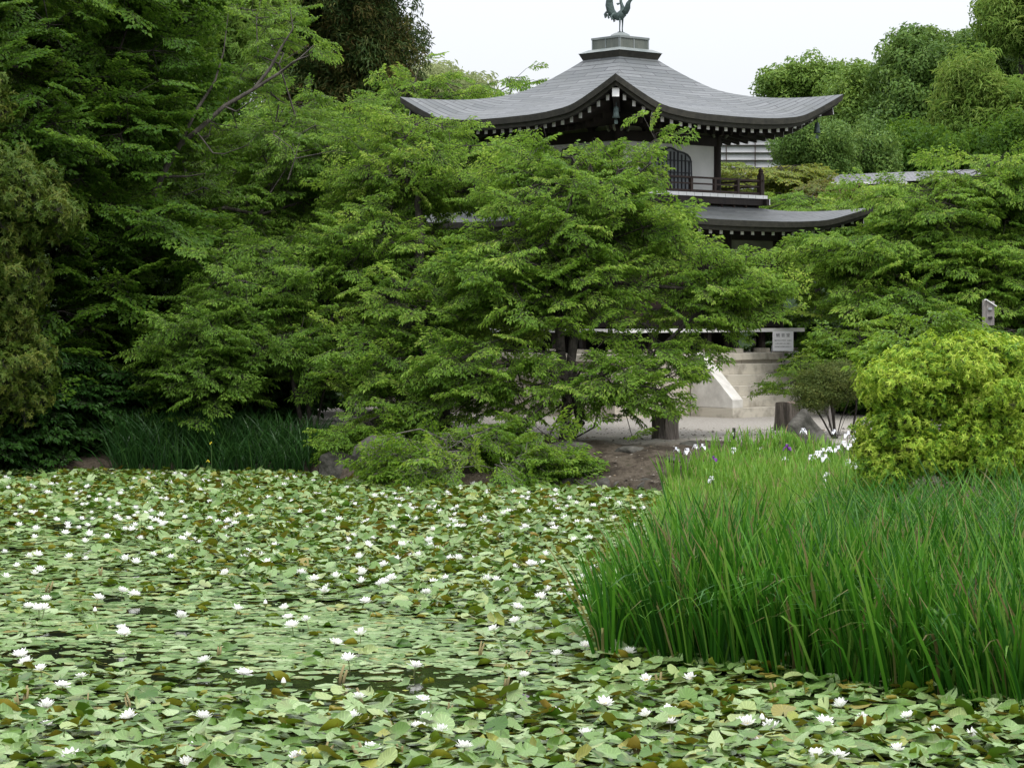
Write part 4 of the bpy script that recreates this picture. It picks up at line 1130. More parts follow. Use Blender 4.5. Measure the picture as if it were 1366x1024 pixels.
bare = [(limb, 0.075, 0.016),
        (poly([(240,196,50.2),(262,150,50.2),(288,110,50.3),(300,70,50.4),(306,20,50.5)], 54), 0.045, 0.008),
        (poly([(340,120,50.2),(362,92,50.2),(378,62,50.2),(392,40,50.2),(388,12,50.3)], 54), 0.04, 0.008),
        (poly([(372,100,50.2),(392,84,50.1),(412,76,50.1),(424,60,50.0)], 54), 0.03, 0.006),
        (poly([(218,236,50.2),(250,236,50.1),(275,232,50.1)], 54), 0.035, 0.01),
        (poly([(300,143,50.2),(316,150,50.1),(345,130,50.0)], 54), 0.03, 0.008),
        (poly([(262,175,50.2),(285,205,49.9),(300,206,49.8),(330,195,49.7),(345,180,49.7)], 54), 0.022, 0.005),
        (poly([(385,240,49.2),(395,210,49.1),(400,190,49.1)], 54), 0.02, 0.005), (poly([(365,180,49.4),(390,198,49.2),(395,212,49.1)], 54), 0.012, 0.004),
        (poly([(395,212,49.1),(425,206,49.1),(455,200,49.1)], 54), 0.014, 0.004)]
tree('leaning_tree', 'mid green tree on the left with a long bare limb leaning up to the right', 'tree', b0,
     [E(190,330,120,240,55,1.8), E(270,400,0,110,55.5,1.4), E(300,440,55,130,54.5,1.0), E(190,380,230,350,53,2), E(330,520,150,290,54,2), E(280,430,110,220,56,1.6), E(220,360,300,400,51,1.6), E(400,560,190,330,54,1.8)],
     200, 7.5, SP_CH2, LM['cherry_dk'], M['limbbark'], 32, trunks=[[b0, tuple(W(170,400,50.4)), tuple(W(190,320,50.3)), tuple(W(205,262,50.2)), tuple(W(240,196,50.2))], [tuple(W(190,320,50.3)), tuple(W(270,310,54)), tuple(W(370,290,54)), tuple(W(430,240,54))]],
     bare=bare, gaps=[(305,60,38,45),(400,100,30,40),(330,150,60,22)], padz=0.26, roll=0.45, outward=0.7, pitch=(-0.4,0.5), padr=0.6, mind=0.55, tip_r=0.011, margin=0.25)
b0 = G(20, 38.0); b0 = (-10.5, 48.0, 0.3)
tree('olive_green_tree', 'broadleaf tree with olive brown young leaves at the left edge', 'tree', b0,
     [E(-90,20,80,190,46.6,1.4), E(-110,85,200,330,46.2,1.5), E(-110,62,300,440,46.0,1.5), E(-60,105,240,320,45.8,1.0), E(-80,75,450,555,45.8,1.3), E(-60,40,400,470,46,1.1), E(-80,12,560,610,45.8,0.6)],
     300, 9, SP_OL, LM['olive'], M['bark'], 33, trunks=[[b0, tuple(W(-60,420,47)), tuple(W(-70,260,46.8)), tuple(W(-70,150,46.8))]], padr=0.33, padz=0.12, mind=0.33, tip_r=0.009, pitch=(-0.2,0.7), roll=0.5)
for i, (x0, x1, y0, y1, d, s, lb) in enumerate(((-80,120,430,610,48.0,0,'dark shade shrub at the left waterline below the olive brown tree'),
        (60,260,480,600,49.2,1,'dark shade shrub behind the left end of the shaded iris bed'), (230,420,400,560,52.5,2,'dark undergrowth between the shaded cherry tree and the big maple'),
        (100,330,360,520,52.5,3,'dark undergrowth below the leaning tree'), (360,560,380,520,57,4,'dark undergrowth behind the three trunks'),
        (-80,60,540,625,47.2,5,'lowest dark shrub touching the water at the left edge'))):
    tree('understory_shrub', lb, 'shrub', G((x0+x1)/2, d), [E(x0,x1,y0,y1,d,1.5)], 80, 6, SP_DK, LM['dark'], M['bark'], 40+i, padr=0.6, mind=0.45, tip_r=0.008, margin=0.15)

# middle distance behind and beside the pavilion
def puffy(name, label, base_px, d, blobs, n, per, sp, lm, seed, **k):
    o = dict(margin=0.5, padr=0.55, padz=0.3, mind=0.5, twigs=False, tip_r=0.02, pitch=(-0.2,0.8), roll=0.8, outward=1.0, bend=0.05)
    o.update(k)
    return tree(name, label, 'tree', G(base_px, d), blobs, n, per, sp, LM[lm], M['bark'], seed, **o)
b = dict(margin=0.35, padz=0.3, roll=0.45, pitch=(-0.4,0.55), outward=0.8, padr=0.9, mind=0.7, tip_r=0.016, twig_r=0.006)
tree('cherry_tree', 'bright green cherry tree behind the left tip of the pavilion roofs', 'tree', G(600, 67), [E(470,640,105,240,67,2.5), E(540,690,120,200,68,2), E(420,540,150,330,66,2.5), E(640,715,96,135,69,1.0), E(560,640,100,140,68,1.4), E(470,640,230,420,67,2.5)], 170, 7, SP_CH2, LM['cherry'], M['bark'], 51, **b)
tree('cherry_tree', 'dim green tree between the leaning limb and the pavilion', 'tree', G(440, 63), [E(330,520,120,300,63,2.6), E(380,560,260,440,62,2.6)], 110, 7, SP_CH2, LM['cherry_dk'], M['bark'], 52, **b)
puffy('conifer_tree', 'tall dark conifer with rusty tips left of the open sky', 470, 88, [E(430,558,-120,70,88,3), E(340,480,-100,60,90,3), E(450,568,30,105,88,2.4), E(340,470,40,150,90,3), E(400,560,80,190,90,3)], 260, 8, SP_CE, 'cedar', 53, mind=0.75, padr=0.8)
puffy('conifer_tree', 'dark evergreen behind the top of the big maple', 200, 86, [E(40,300,-140,160,86,4), E(-150,80,-140,200,84,4), E(-60,200,140,330,84,4), E(180,400,110,300,84,4)], 420, 7, SP_PU, 'maple_dk', 54, mind=1.0, padr=1.0)
puffy('bamboo_grove', 'yellow green bamboo showing between the maple and the dark conifer', 300, 82, [E(262,345,-60,120,82,2), E(330,375,-60,40,83,1.4)], 90, 8, SP_BA, 'bamboo', 55, mind=0.7)
puffy('bamboo_grove', 'pale distant bamboo above the left side of the pavilion roof', 600, 150, [E(545,600,84,150,150,5), E(585,650,98,150,152,5), E(520,720,130,330,150,6)], 220, 8, SP_BA, 'bamboo_far', 56, mind=1.4, padr=1.5, smin=1.2, smax=1.8)
puffy('broadleaf_tree', 'dense green tree behind the hidden left half of the pavilion', 560, 84, [E(440,640,160,420,84,4), E(300,470,180,420,82,4)], 240, 7, SP_PU, 'oak', 57, mind=0.9, padr=0.9)
puffy('broadleaf_tree', 'dense green tree directly behind the pavilion', 800, 84, [E(640,800,190,440,84,4), E(780,960,250,440,84,4)], 220, 6, SP_PU, 'oak', 58, mind=1.0, padr=0.9)

# right side
b0 = G(1245, 57)
tree('cherry_tree', 'broad layered cherry tree on the right between pavilion and post', 'tree', b0,
     [E(1150,1330,235,340,57,2.2), E(1230,1460,200,300,57,2.2), E(1060,1240,300,380,56,2), E(1180,1440,300,420,56,2.2), E(1110,1300,370,440,55,1.8), E(1060,1140,330,400,57.5,1.4), E(1300,1480,380,470,55,2), E(1160,1220,220,260,57,1.0)],
     260, 8, SP_CH2, LM['cherry'], M['bark'], 61, trunks=[[b0, tuple(W(1250,430,56.8)), tuple(W(1262,350,56.8)), tuple(W(1270,290,57))], [tuple(W(1250,430,56.8)), tuple(W(1200,330,57)), tuple(W(1180,260,57.2))], [tuple(W(1262,380,56.8)), tuple(W(1330,330,57)), tuple(W(1360,260,57.2))]],
     gaps=[(1152,283,34,18), (1120,290,55,26),(1060,262,60,30),(1046,452,24,20)], padz=0.22, roll=0.4, pitch=(-0.4,0.45), outward=0.8, padr=0.75, mind=0.62, tip_r=0.012, bend=0.2)
for i, (x0, x1, y0, y1, d, lb) in enumerate(((1050,1200,390,520,61,'dark shrub in shade right of the notice board'), (1180,1400,400,540,60,'dark shrub mass behind the wooden post'),
        (1090,1250,430,540,57.5,'shaded shrub behind the sapling'), (1300,1430,430,560,52,'dark shrub at the right edge behind the golden bush'))):
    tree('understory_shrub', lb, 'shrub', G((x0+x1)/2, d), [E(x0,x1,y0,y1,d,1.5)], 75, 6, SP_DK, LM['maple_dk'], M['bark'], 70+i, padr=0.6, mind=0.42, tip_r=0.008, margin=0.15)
tree('maple_tree', 'thin yellow green maple before the white hall', 'tree', G(1000, 74), [E(960,1012,196,262,74,1.5), E(1005,1090,203,262,74,1.5), E(975,1060,235,275,74,1.5)], 60, 6, SP_MA, LM['maple_yl'], M['bark'], 62, padr=0.6, mind=0.55, tip_r=0.014, twig_r=0.005, shell=0.2)
tree('maple_tree', 'reddish green maple behind the right tip of the lower roof', 'tree', G(1130, 70), [E(1080,1185,235,275,70,1.5), E(1120,1180,262,310,69,1.3)], 50, 6, SP_MA, LM['maple_red'], M['bark'], 63, padr=0.6, mind=0.55, tip_r=0.014, twig_r=0.005)
tree('cherry_tree', 'light green tree filling the gap right of the balcony', 'tree', G(1070, 67), [E(1010,1120,245,290,67,1.6), E(1040,1190,255,340,66,1.8), E(960,1060,260,400,69,2)], 95, 7, SP_CH2, LM['cherry'], M['bark'], 64, padr=0.75, mind=0.6, tip_r=0.014)
puffy('broadleaf_tree', 'rounded green tree just right of the upper roof tip', 1080, 90, [E(1035,1130,165,225,90,2.2), E(1060,1140,200,250,90,2), E(1130,1190,175,240,92,2)], 120, 8, SP_PS, 'oak', 65)
puffy('broadleaf_tree', 'flat topped tree on the skyline above the upper roof tip', 1060, 118, [E(1016,1080,100,128,118,2), E(1050,1130,94,128,118,2), E(1085,1130,100,180,118,3)], 130, 8, SP_PU, 'oak_lt', 66, mind=0.7)
puffy('broadleaf_tree', 'tall light green tree left of the great camphor', 1145, 112, [E(1108,1180,102,170,112,2.5), E(1100,1195,140,215,112,3), E(1120,1175,96,140,112,2)], 170, 8, SP_PU, 'oak_lt', 67, mind=0.8)
puffy('camphor_tree', 'great round evergreen camphor on the right skyline', 1250, 108, [E(1172,1300,62,150,108,3.5), E(1190,1260,47,100,108,2.5), E(1240,1340,48,120,109,3), E(1160,1290,110,200,107,3), E(1280,1400,50,180,110,3.5), E(1220,1370,150,230,107,3)], 420, 8, SP_PU, 'oak', 68, mind=0.85, padr=0.7)
puffy('broadleaf_tree', 'mid green tree filling between the light tree and the great camphor', 1190, 114, [E(1130,1240,120,200,114,3), E(1160,1300,170,230,113,3), E(1290,1420,60,160,115,3)], 150, 8, SP_PS, 'oak_lt', 82, mind=0.8, padr=0.9, smin=1.2, smax=1.7)
puffy('bamboo_clump', 'yellowish feathery bamboo hanging in front of the great camphor', 1300, 98, [E(1262,1320,84,150,98,1.8), E(1250,1345,130,205,98,2), E(1300,1380,110,190,98,2)], 110, 8, SP_BA, 'bamboo', 69, mind=0.7)
puffy('bamboo_clump', 'tall pale bamboo tops in the upper right corner', 1350, 104, [E(1305,1360,-10,60,104,2), E(1330,1420,-50,70,104,2.5)], 80, 8, SP_BA, 'bamboo', 80, mind=0.8)
puffy('broadleaf_tree', 'dim tree low behind the tiled roof on the right', 1220, 96, [E(1150,1300,170,260,96,3), E(1290,1420,160,300,95,3)], 170, 7, SP_PU, 'maple_dk', 81, mind=0.8)

tree('cherry_tree', 'green tree half cut off by the right edge behind the wooden post', 'tree', G(1440, 58), [E(1340,1560,230,420,58,2.2), E(1360,1600,380,520,57,2)], 110, 7, SP_CH2, LM['cherry_dk'], M['bark'], 83, padz=0.3, roll=0.45, pitch=(-0.4,0.5), padr=0.8, mind=0.6, tip_r=0.012)
puffy('broadleaf_tree', 'dense green tree beyond the right edge of the woods', 1480, 92, [E(1390,1620,40,240,92,4), E(1400,1640,200,420,90,4)], 240, 7, SP_PU, 'oak', 84, mind=1.1, padr=1.1)

# shrubs on the right spit
b0 = G(1265, 30.5)
bush_blobs = [E(1150,1300,470,560,30.5,0.8), E(1200,1380,450,540,30.8,0.9), E(1290,1430,465,580,31,0.9), E(1148,1250,540,640,30.2,0.6), E(1240,1380,540,650,30.1,0.7), E(1340,1440,560,650,30.2,0.6),
              E(1165,1240,490,545,30.0,0.5), E(1250,1330,470,520,30.1,0.5), E(1160,1215,600,665,30.0,0.4), E(1210,1280,590,640,29.8,0.4), E(1300,1360,510,560,29.9,0.5)]
tree('golden_bush', 'large rounded bush with bright yellow green whorled leaves behind the reeds', 'bush', b0, bush_blobs, 520, 7, SP_RO, LM['pieris'], M['bark'], 91,
     padr=0.15, padz=0.05, mind=0.21, tip_r=0.006, twig_r=0.002, pitch=(0.0,0.8), roll=0.5, tiptint=0.1, shell=0.86, outward=1.4, smin=0.5, smax=1.1, margin=0.52)
b0 = G(1115, 45.0)
tree('azalea_bush', 'umbrella shaped azalea with many thin dark stems beside the pointed rock', 'bush', b0,
     [E(1066,1150,488,538,45,0.5), E(1086,1152,484,525,45.2,0.5), E(1060,1110,505,545,44.8,0.4)], 150, 8, SP_TI, LM['azalea'], M['bark'], 92,
     trunks=[[b0, tuple(W(1098,560,45)), tuple(W(1085,540,45)), tuple(W(1080,520,45))], [b0, tuple(W(1112,555,45)), tuple(W(1108,530,45)), tuple(W(1112,510,45))], [b0, tuple(W(1122,560,45.1)), tuple(W(1132,535,45)), tuple(W(1135,515,45))],
             [b0, tuple(W(1105,556,44.8)), tuple(W(1095,535,44.7)), tuple(W(1100,515,44.7))], [b0, tuple(W(1128,556,45)), tuple(W(1142,545,45)), tuple(W(1146,520,45))]],
     padr=0.16, padz=0.05, mind=0.13, tip_r=0.006, twig_r=0.002, pitch=(0,0.8))
b0 = G(1062, 47.0)
tree('thin_shrub', 'thin airy shrub with sparse leaves before the stone steps', 'shrub', b0, [E(1020,1085,500,530,46.5,0.4), E(1050,1100,470,520,46.6,0.4)], 22, 3, [spray_layered(pr, 0.3, 4, 0.055, 0.4, 0.06) for _ in range(3)], LM['shrub'], M['bark'], 93,
     padr=0.2, mind=0.16, tip_r=0.004, twig_r=0.002, pitch=(-0.1,0.4))
SP_SAP = [spray_layered(pr, 0.3, 4, 0.085, 0.42, 0.06) for _ in range(4)]
tree('sapling', 'pale green sapling rising behind the azalea', 'shrub', G(1135, 47), [E(1095,1160,455,500,47,0.4), E(1135,1160,420,470,47,0.2), E(1095,1130,435,480,47,0.25), E(1120,1185,470,520,47,0.5)], 60, 5, SP_SAP, LM['shrub'], M['bark'], 94, padr=0.22, mind=0.18, tip_r=0.006, twig_r=0.003, pitch=(-0.1,0.5))
tree('sapling', 'pale green sapling rising above the golden bush', 'shrub', G(1235, 33.5), [E(1215,1262,418,470,33.5,0.3), E(1190,1245,440,480,33.5,0.35), E(1245,1285,430,470,33.5,0.2), E(1165,1225,455,500,33.6,0.4)], 50, 5, SP_SAP, LM['shrub'], M['bark'], 95, padr=0.18, mind=0.15, tip_r=0.006, twig_r=0.003, pitch=(-0.1,0.5))
tree('sapling', 'short leafy shoot beside the wooden post', 'shrub', G(1305, 33.5), [E(1290,1320,440,475,33.5,0.2), E(1310,1366,458,490,33.5,0.3)], 26, 5, SP_SAP, LM['pieris'], M['bark'], 96, padr=0.14, mind=0.12, tip_r=0.005, twig_r=0.002)

# ---------------------------------------------------------------- reeds and irises
REED = leafmat('reed_blade', [(0.0,(0.010,0.055,0.005)), (0.45,(0.027,0.122,0.008)), (0.8,(0.068,0.21,0.016)), (0.93,(0.13,0.25,0.04)), (0.955,(0.20,0.19,0.07)), (1.0,(0.12,0.10,0.04))], trans=0.36, rough=0.40, spec=0.32)
REEDD = leafmat('shade_iris_blade', [(0.0,(0.012,0.042,0.010)), (0.6,(0.025,0.080,0.016)), (1.0,(0.06,0.14,0.03))], trans=0.28, rough=0.4)  # iris green darkened in the colour itself for the shaded shore
IRISG = leafmat('iris_blade', [(0.0,(0.060,0.15,0.016)), (0.5,(0.12,0.27,0.028)), (0.92,(0.22,0.38,0.06)), (0.96,(0.26,0.24,0.10)), (1.0,(0.3,0.22,0.1))], trans=0.35, rough=0.42)

def blades(name, label, pts, H, mat_, seed, w=(0.012,0.024), lean=0.16, arch=0.22, fan=1.0, seg=7, bendfrac=0.18, loc=(0,0,0), leanbias=(0,0), tint=(0.1,0.75), dead=0.05, offs=None, fan_k=2.6):
    """pts (n,2) blade roots; H (n,) heights"""
    rg = np.random.default_rng(seed); n = len(pts)
    z0 = np.maximum(ground(pts[:, 0], pts[:, 1]), -0.05) - 0.02
    az = rg.uniform(0, 2*PI, n); ln = np.abs(rg.normal(0, lean, n)); la = np.stack([np.cos(az)*ln+leanbias[0], np.sin(az)*ln+leanbias[1]], -1)
    ar = rg.uniform(0.3, 1.0, n)*arch; wd = rg.uniform(w[0], w[1], n); tn = rg.uniform(tint[0], tint[1], n)
    deadm = rg.random(n) < dead; la = la + (0 if offs is None else offs*fan_k); tn[deadm] = rg.uniform(0.95, 1.0, deadm.sum()); bend = rg.random(n) < bendfrac
    az = np.arctan2(la[:, 1], la[:, 0]); dirn = la/(np.linalg.norm(la, axis=1, keepdims=True)+1e-6)
    wa = az + PI/2 + rg.normal(0, 0.9, n); wv = np.stack([np.cos(wa), np.sin(wa), np.zeros(n)], -1)
    rows = []
    for j in range(seg+1):
        t = j/seg; h = H*t
        off = la*(h[:, None]) + dirn*(ar*H*t**2.6)[:, None]*0.9
        z = h*(1-0.25*ar*t*t)
        kb = np.clip((t-0.62)/0.38, 0, 1)
        off = off + dirn*(bend*H*kb*0.22)[:, None]; z = z - bend*H*(kb**1.6)*0.36
        c = np.stack([pts[:, 0]+off[:, 0], pts[:, 1]+off[:, 1], z0+z], -1)
        wj = wd*np.interp(t, [0,0.15,0.7,0.9,1.0], [0.75,1.0,0.85,0.5,0.06])
        rows.append(np.stack([c-wv*wj[:, None]/2, c+wv*wj[:, None]/2], 1))
    V = np.stack(rows, 1)                                  # n, seg+1, 2, 3
    b = (np.arange(n)*(seg+1)*2)[:, None, None]; j = (np.arange(seg)*2)[None, :, None]
    Fc = (b + j + np.array([0, 1, 3, 2])[None, None]).reshape(-1, 4)
    tt = np.repeat(tn[:, None], seg+1, 1)
    tt = np.where((~deadm[:, None]), tt + np.linspace(-0.08, 0.10, seg+1)[None]*1.0, tt); tt = np.where(deadm[:, None], tt, np.clip(tt, 0, 0.92))
    # browned tips on some blades
    br = (rg.random(n) < 0.09)[:, None] & (np.arange(seg+1)[None] >= seg-1); tt = np.where(br, 0.97, tt)
    o = npobj(name, V.reshape(-1, 3), Fc, mat_, tint=np.repeat(tt.reshape(-1), 2))
    return tag(o, label, kind='stuff')

def scatter(poly_, n, rg, clump=0.0):
    P = np.array(poly_, float); lo, hi = P.min(0), P.max(0); out = np.zeros((0, 2))
    def inside(q):
        r = np.zeros(len(q), bool); m = len(P)
        for i in range(m):
            (x0, y0), (x1, y1) = P[i], P[(i+1) % m]
            r ^= ((y0 > q[:, 1]) != (y1 > q[:, 1])) & (q[:, 0] < (x1-x0)*(q[:, 1]-y0)/(y1-y0+1e-12)+x0)
        return r
    while len(out) < n:
        q = lo+(hi-lo)*rg.random((n*2, 2)); q = q[inside(q)]
        out = np.concatenate([out, q])
    out = out[:n]
    if clump:
        k = max(4, n//9); c = out[:k]; w = rg.integers(0, k, n); off = rg.normal(0, clump, (n, 2)); return c[w]+off, off
    return out
def pxd(px, d): return ((px-683.0)/F*d, d)
def wd_(py): return F*CAMZ/(py-HOR)

rg = np.random.default_rng(5)
front = [pxd(818,22.8), pxd(826,22.1), pxd(850,21.6), pxd(930,21.2), pxd(985,20.9), pxd(1050,20.6), pxd(1130,20.0), pxd(1230,19.3), pxd(1366,18.7), pxd(1560,18.0), pxd(1560,22.0), pxd(1300,23.5), pxd(1100,25), pxd(930,25.2), pxd(838,24.3)]
p, of = scatter(front, 6800, rg, 0.042)
edge_c = np.array([pxd(806+(k*7.3) % 16 if k < 6 else 806+k*11.2, 22.7-0.35*k if k < 4 else np.interp(790+k*11.5, [800,850,985,1130,1366], [21.6,21.35,20.65,19.8,18.5])+0.25*math.sin(k*2.3)) for k in range(52)])
wk = np.repeat(np.arange(52), 22); of2 = rg.normal(0, 0.05, (len(wk), 2)); p = np.concatenate([p, edge_c[wk]+of2]); of = np.concatenate([of, of2+np.array([-0.012, -0.02])])
hh = rg.uniform(0.66, 1.42, len(p)) * (1+0.17*vnoise(p[:, 0], p[:, 1], 3, 2.6)) * np.interp(p[:, 0]/p[:, 1]*F+683, [790, 860, 1000, 1150, 1366], [0.78, 0.95, 1.07, 1.0, 0.92])
blades('reed_bed', 'tall dense green reeds standing in the pond at the lower right', p, hh, REED, 101, w=(0.016,0.036), lean=0.06, arch=0.22, leanbias=(-0.03,0.0), dead=0.05, offs=of, tint=(0.0,0.92))
mid = [pxd(1090,25.0), pxd(1120,24.8), pxd(1300,23.2), pxd(1600,21.5), pxd(1560,29.6), pxd(1300,29.3), pxd(1150,30.5), pxd(1120,30)]
p, of = scatter(mid, 5600, rg, 0.07)
hh = rg.uniform(0.75, 1.15, len(p)) * np.interp(p[:, 0]/p[:, 1]*F+683, [850, 1000, 1150, 1366], [0.72, 0.8, 0.95, 1.05])
blades('reed_bed', 'finer arching grass and reeds below the golden bush', p, hh, REED, 102, offs=of, fan_k=1.5, w=(0.012,0.026), lean=0.20, arch=0.45, bendfrac=0.4, dead=0.025, tint=(0.0,0.85))
far = [pxd(888,41.2), pxd(905,39), pxd(890,36), pxd(880,31), pxd(930,28.5), pxd(1100,28.5), pxd(1150,31.5), pxd(1150,40.5), pxd(1080,42.3), pxd(985,42.6), pxd(930,42.2)]
p, of = scatter(far, 8200, rg, 0.06)
hh = rg.uniform(0.40, 0.70, len(p))*np.interp(p[:, 1], [28.5, 31, 36, 42.5], [0.72, 0.85, 1.0, 0.78])
blades('iris_bed', 'light green iris leaves on the low spit before the stone steps', p, hh, IRISG, 103, offs=of, fan_k=1.5, w=(0.016,0.032), lean=0.10, arch=0.2, dead=0.05)
lf = [pxd(150,47.2), pxd(160,46.2), pxd(300,45.9), pxd(425,45.5), pxd(432,46.4), pxd(300,47.6)]
p, of = scatter(lf, 2600, rg, 0.10)
hh = rg.uniform(0.6, 1.1, len(p))
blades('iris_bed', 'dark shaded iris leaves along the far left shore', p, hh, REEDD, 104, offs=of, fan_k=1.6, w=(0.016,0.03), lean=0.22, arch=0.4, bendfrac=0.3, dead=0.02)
tu = [pxd(440,45.2), pxd(520,44.6), pxd(520,45.6), pxd(440,46)]
p, of = scatter(tu, 500, rg, 0.12)
blades('grass_tuft', 'short bright grass on the bank above the brown boulder', p, rg.uniform(0.2,0.45,500), IRISG, 105, w=(0.008,0.014), lean=0.3, arch=0.5)
# brown seed heads among the reeds
p = scatter(front, 110, rg); V_, F_, off = [], [], 0
A = np.stack([p[:, 0], p[:, 1], rg.uniform(0.45, 1.05, len(p))], -1); Bv = A+np.stack([rg.normal(0, .015, len(p)), rg.normal(0, .015, len(p)), rg.uniform(0.05, 0.09, len(p))], -1)
v, f = tube_arrays(A, Bv, np.full(len(p), 0.006), np.full(len(p), 0.004), 5); v2, f2 = tube_arrays(A*np.array([1,1,0]), A, np.full(len(p), 0.003), np.full(len(p), 0.003), 4)
tag(npobj('seed_heads', np.concatenate([v, v2]), np.concatenate([f, f2+len(v)]), mat('seed_head', (0.10,0.065,0.035), (0.20,0.14,0.08), 9, 0.9)), 'withered brown iris seed heads scattered through the reeds', kind='stuff')

# iris flowers
IW = leafmat('white_petal', [(0.0,(0.72,0.72,0.78)), (1.0,(0.84,0.84,0.86))], trans=0.25, rough=0.6)
IP = leafmat('purple_petal', [(0.0,(0.12,0.02,0.20)), (1.0,(0.22,0.05,0.32))], trans=0.25, rough=0.6)
IY = leafmat('yellow_petal', [(0.0,(0.6,0.5,0.03)), (1.0,(0.7,0.6,0.06))], trans=0.25, rough=0.6)
STEM = mat('flower_stem', (0.05,0.10,0.025), (0.08,0.14,0.035), 8, 0.6)
def petal(mb, az, length, width, up, droop, z0=0.0, n=5):
    """one curved petal strip from the centre outwards"""
    c, s = math.cos(az), math.sin(az); vs = []
    for j in range(n+1):
        t = j/n; r = length*t; z = z0 + up*math.sin(PI*min(1, t*0.9))*length - droop*length*t*t; w = width*math.sin(PI*min(1, 0.12+0.83*t))**0.7/2
        for q, k in ((-1, 0.0), (0, -0.12), (1, 0.0)):
            vs.append((c*r - s*w*q, s*r + c*w*q, z + k*w))
    fs = []
    for j in range(n):
        for q in range(2):
            a = j*3+q; fs.append((a, a+1, a+4, a+3))
    mb.add(vs, fs)
def iris_flower(material, seed):
    r = random.Random(seed); mb = MB()
    for i in range(3): petal(mb, 2*PI*i/3 + r.uniform(-.2,.2), 0.085*r.uniform(.85,1.1), 0.075, 0.35, 0.75)
    for i in range(3): petal(mb, 2*PI*i/3 + PI/3, 0.05, 0.035, 1.3, 0.3)
    return mb
def add_iris(px, py, d, material, label, size=1.0, group=None):
    q = W(px, py, d); z0 = gz(q[0], q[1])
    e = empty('iris_flower', (q[0], q[1], q[2]), rnd.uniform(0, 6.28)); tag(e, label, 'iris', group)
    o = iris_flower(material, rnd.random()).build('petals', material, e); o.scale = (size,)*3
    a = o.data.attributes.new('tint', 'FLOAT', 'POINT'); a.data.foreach_set('value', [rnd.uniform(0.2, 1)]*len(o.data.vertices))
    MB().tube([(0,0,0.0),(0.01,0.0,-0.3),(0.02,0.01,z0-q[2])], 0.005, 5).build('stalk', STEM, e)
IL = 'white iris flower standing above the light green iris bed'
for (x, y, d) in ((903,600,42),(917,602,41.9),(928,596,42),(938,596,41.8),(950,640,38),(979,602,41.5),(1016,600,41.5),(1048,613,39.5),(1083,611,39),(1091,606,39.5),(1098,602,40),(1107,600,40),(1118,599,40),(1126,592,40.5),(1113,576,42),(1131,580,41.5),(1138,585,41),(1134,596,39),(1101,611,38),(1133,617,37.5),(1140,622,36.5),(1104,634,36),(1102,643,35.5),(1097,646,35.5),(1072,575,42.2)):
    add_iris(x, y, d, IW, IL, rnd.uniform(0.75, 1.15), 'white irises in the light green bed')
add_iris(1051, 597, 39.0, IP, 'deep purple iris flower left of the white iris cluster')
add_iris(953, 612, 37.5, IP, 'small dark purple iris low in the left part of the iris bed', 0.8)
for (x, y) in ((281,591),(277,615)): add_iris(x, y, 45.5, IY, 'yellow iris flower in the dark shaded iris bed', 0.45, 'yellow irises on the shaded shore')

# ---------------------------------------------------------------- lily pads
PADM = leafmat('lily_pad', [(0.0,(0.040,0.10,0.012)), (0.30,(0.095,0.18,0.034)), (0.62,(0.165,0.262,0.088)), (0.88,(0.28,0.37,0.175)), (0.93,(0.22,0.26,0.045)), (1.0,(0.19,0.16,0.035))],
               under=[(0.0,(0.06,0.14,0.008)), (0.45,(0.12,0.17,0.010)), (0.85,(0.20,0.185,0.016)), (1.0,(0.20,0.14,0.02))], veins=True, rough=0.40, spec=0.42, trans=0.12, noise=(0.13,0.14,0.05), nscale=7.0, nbump=0.25)

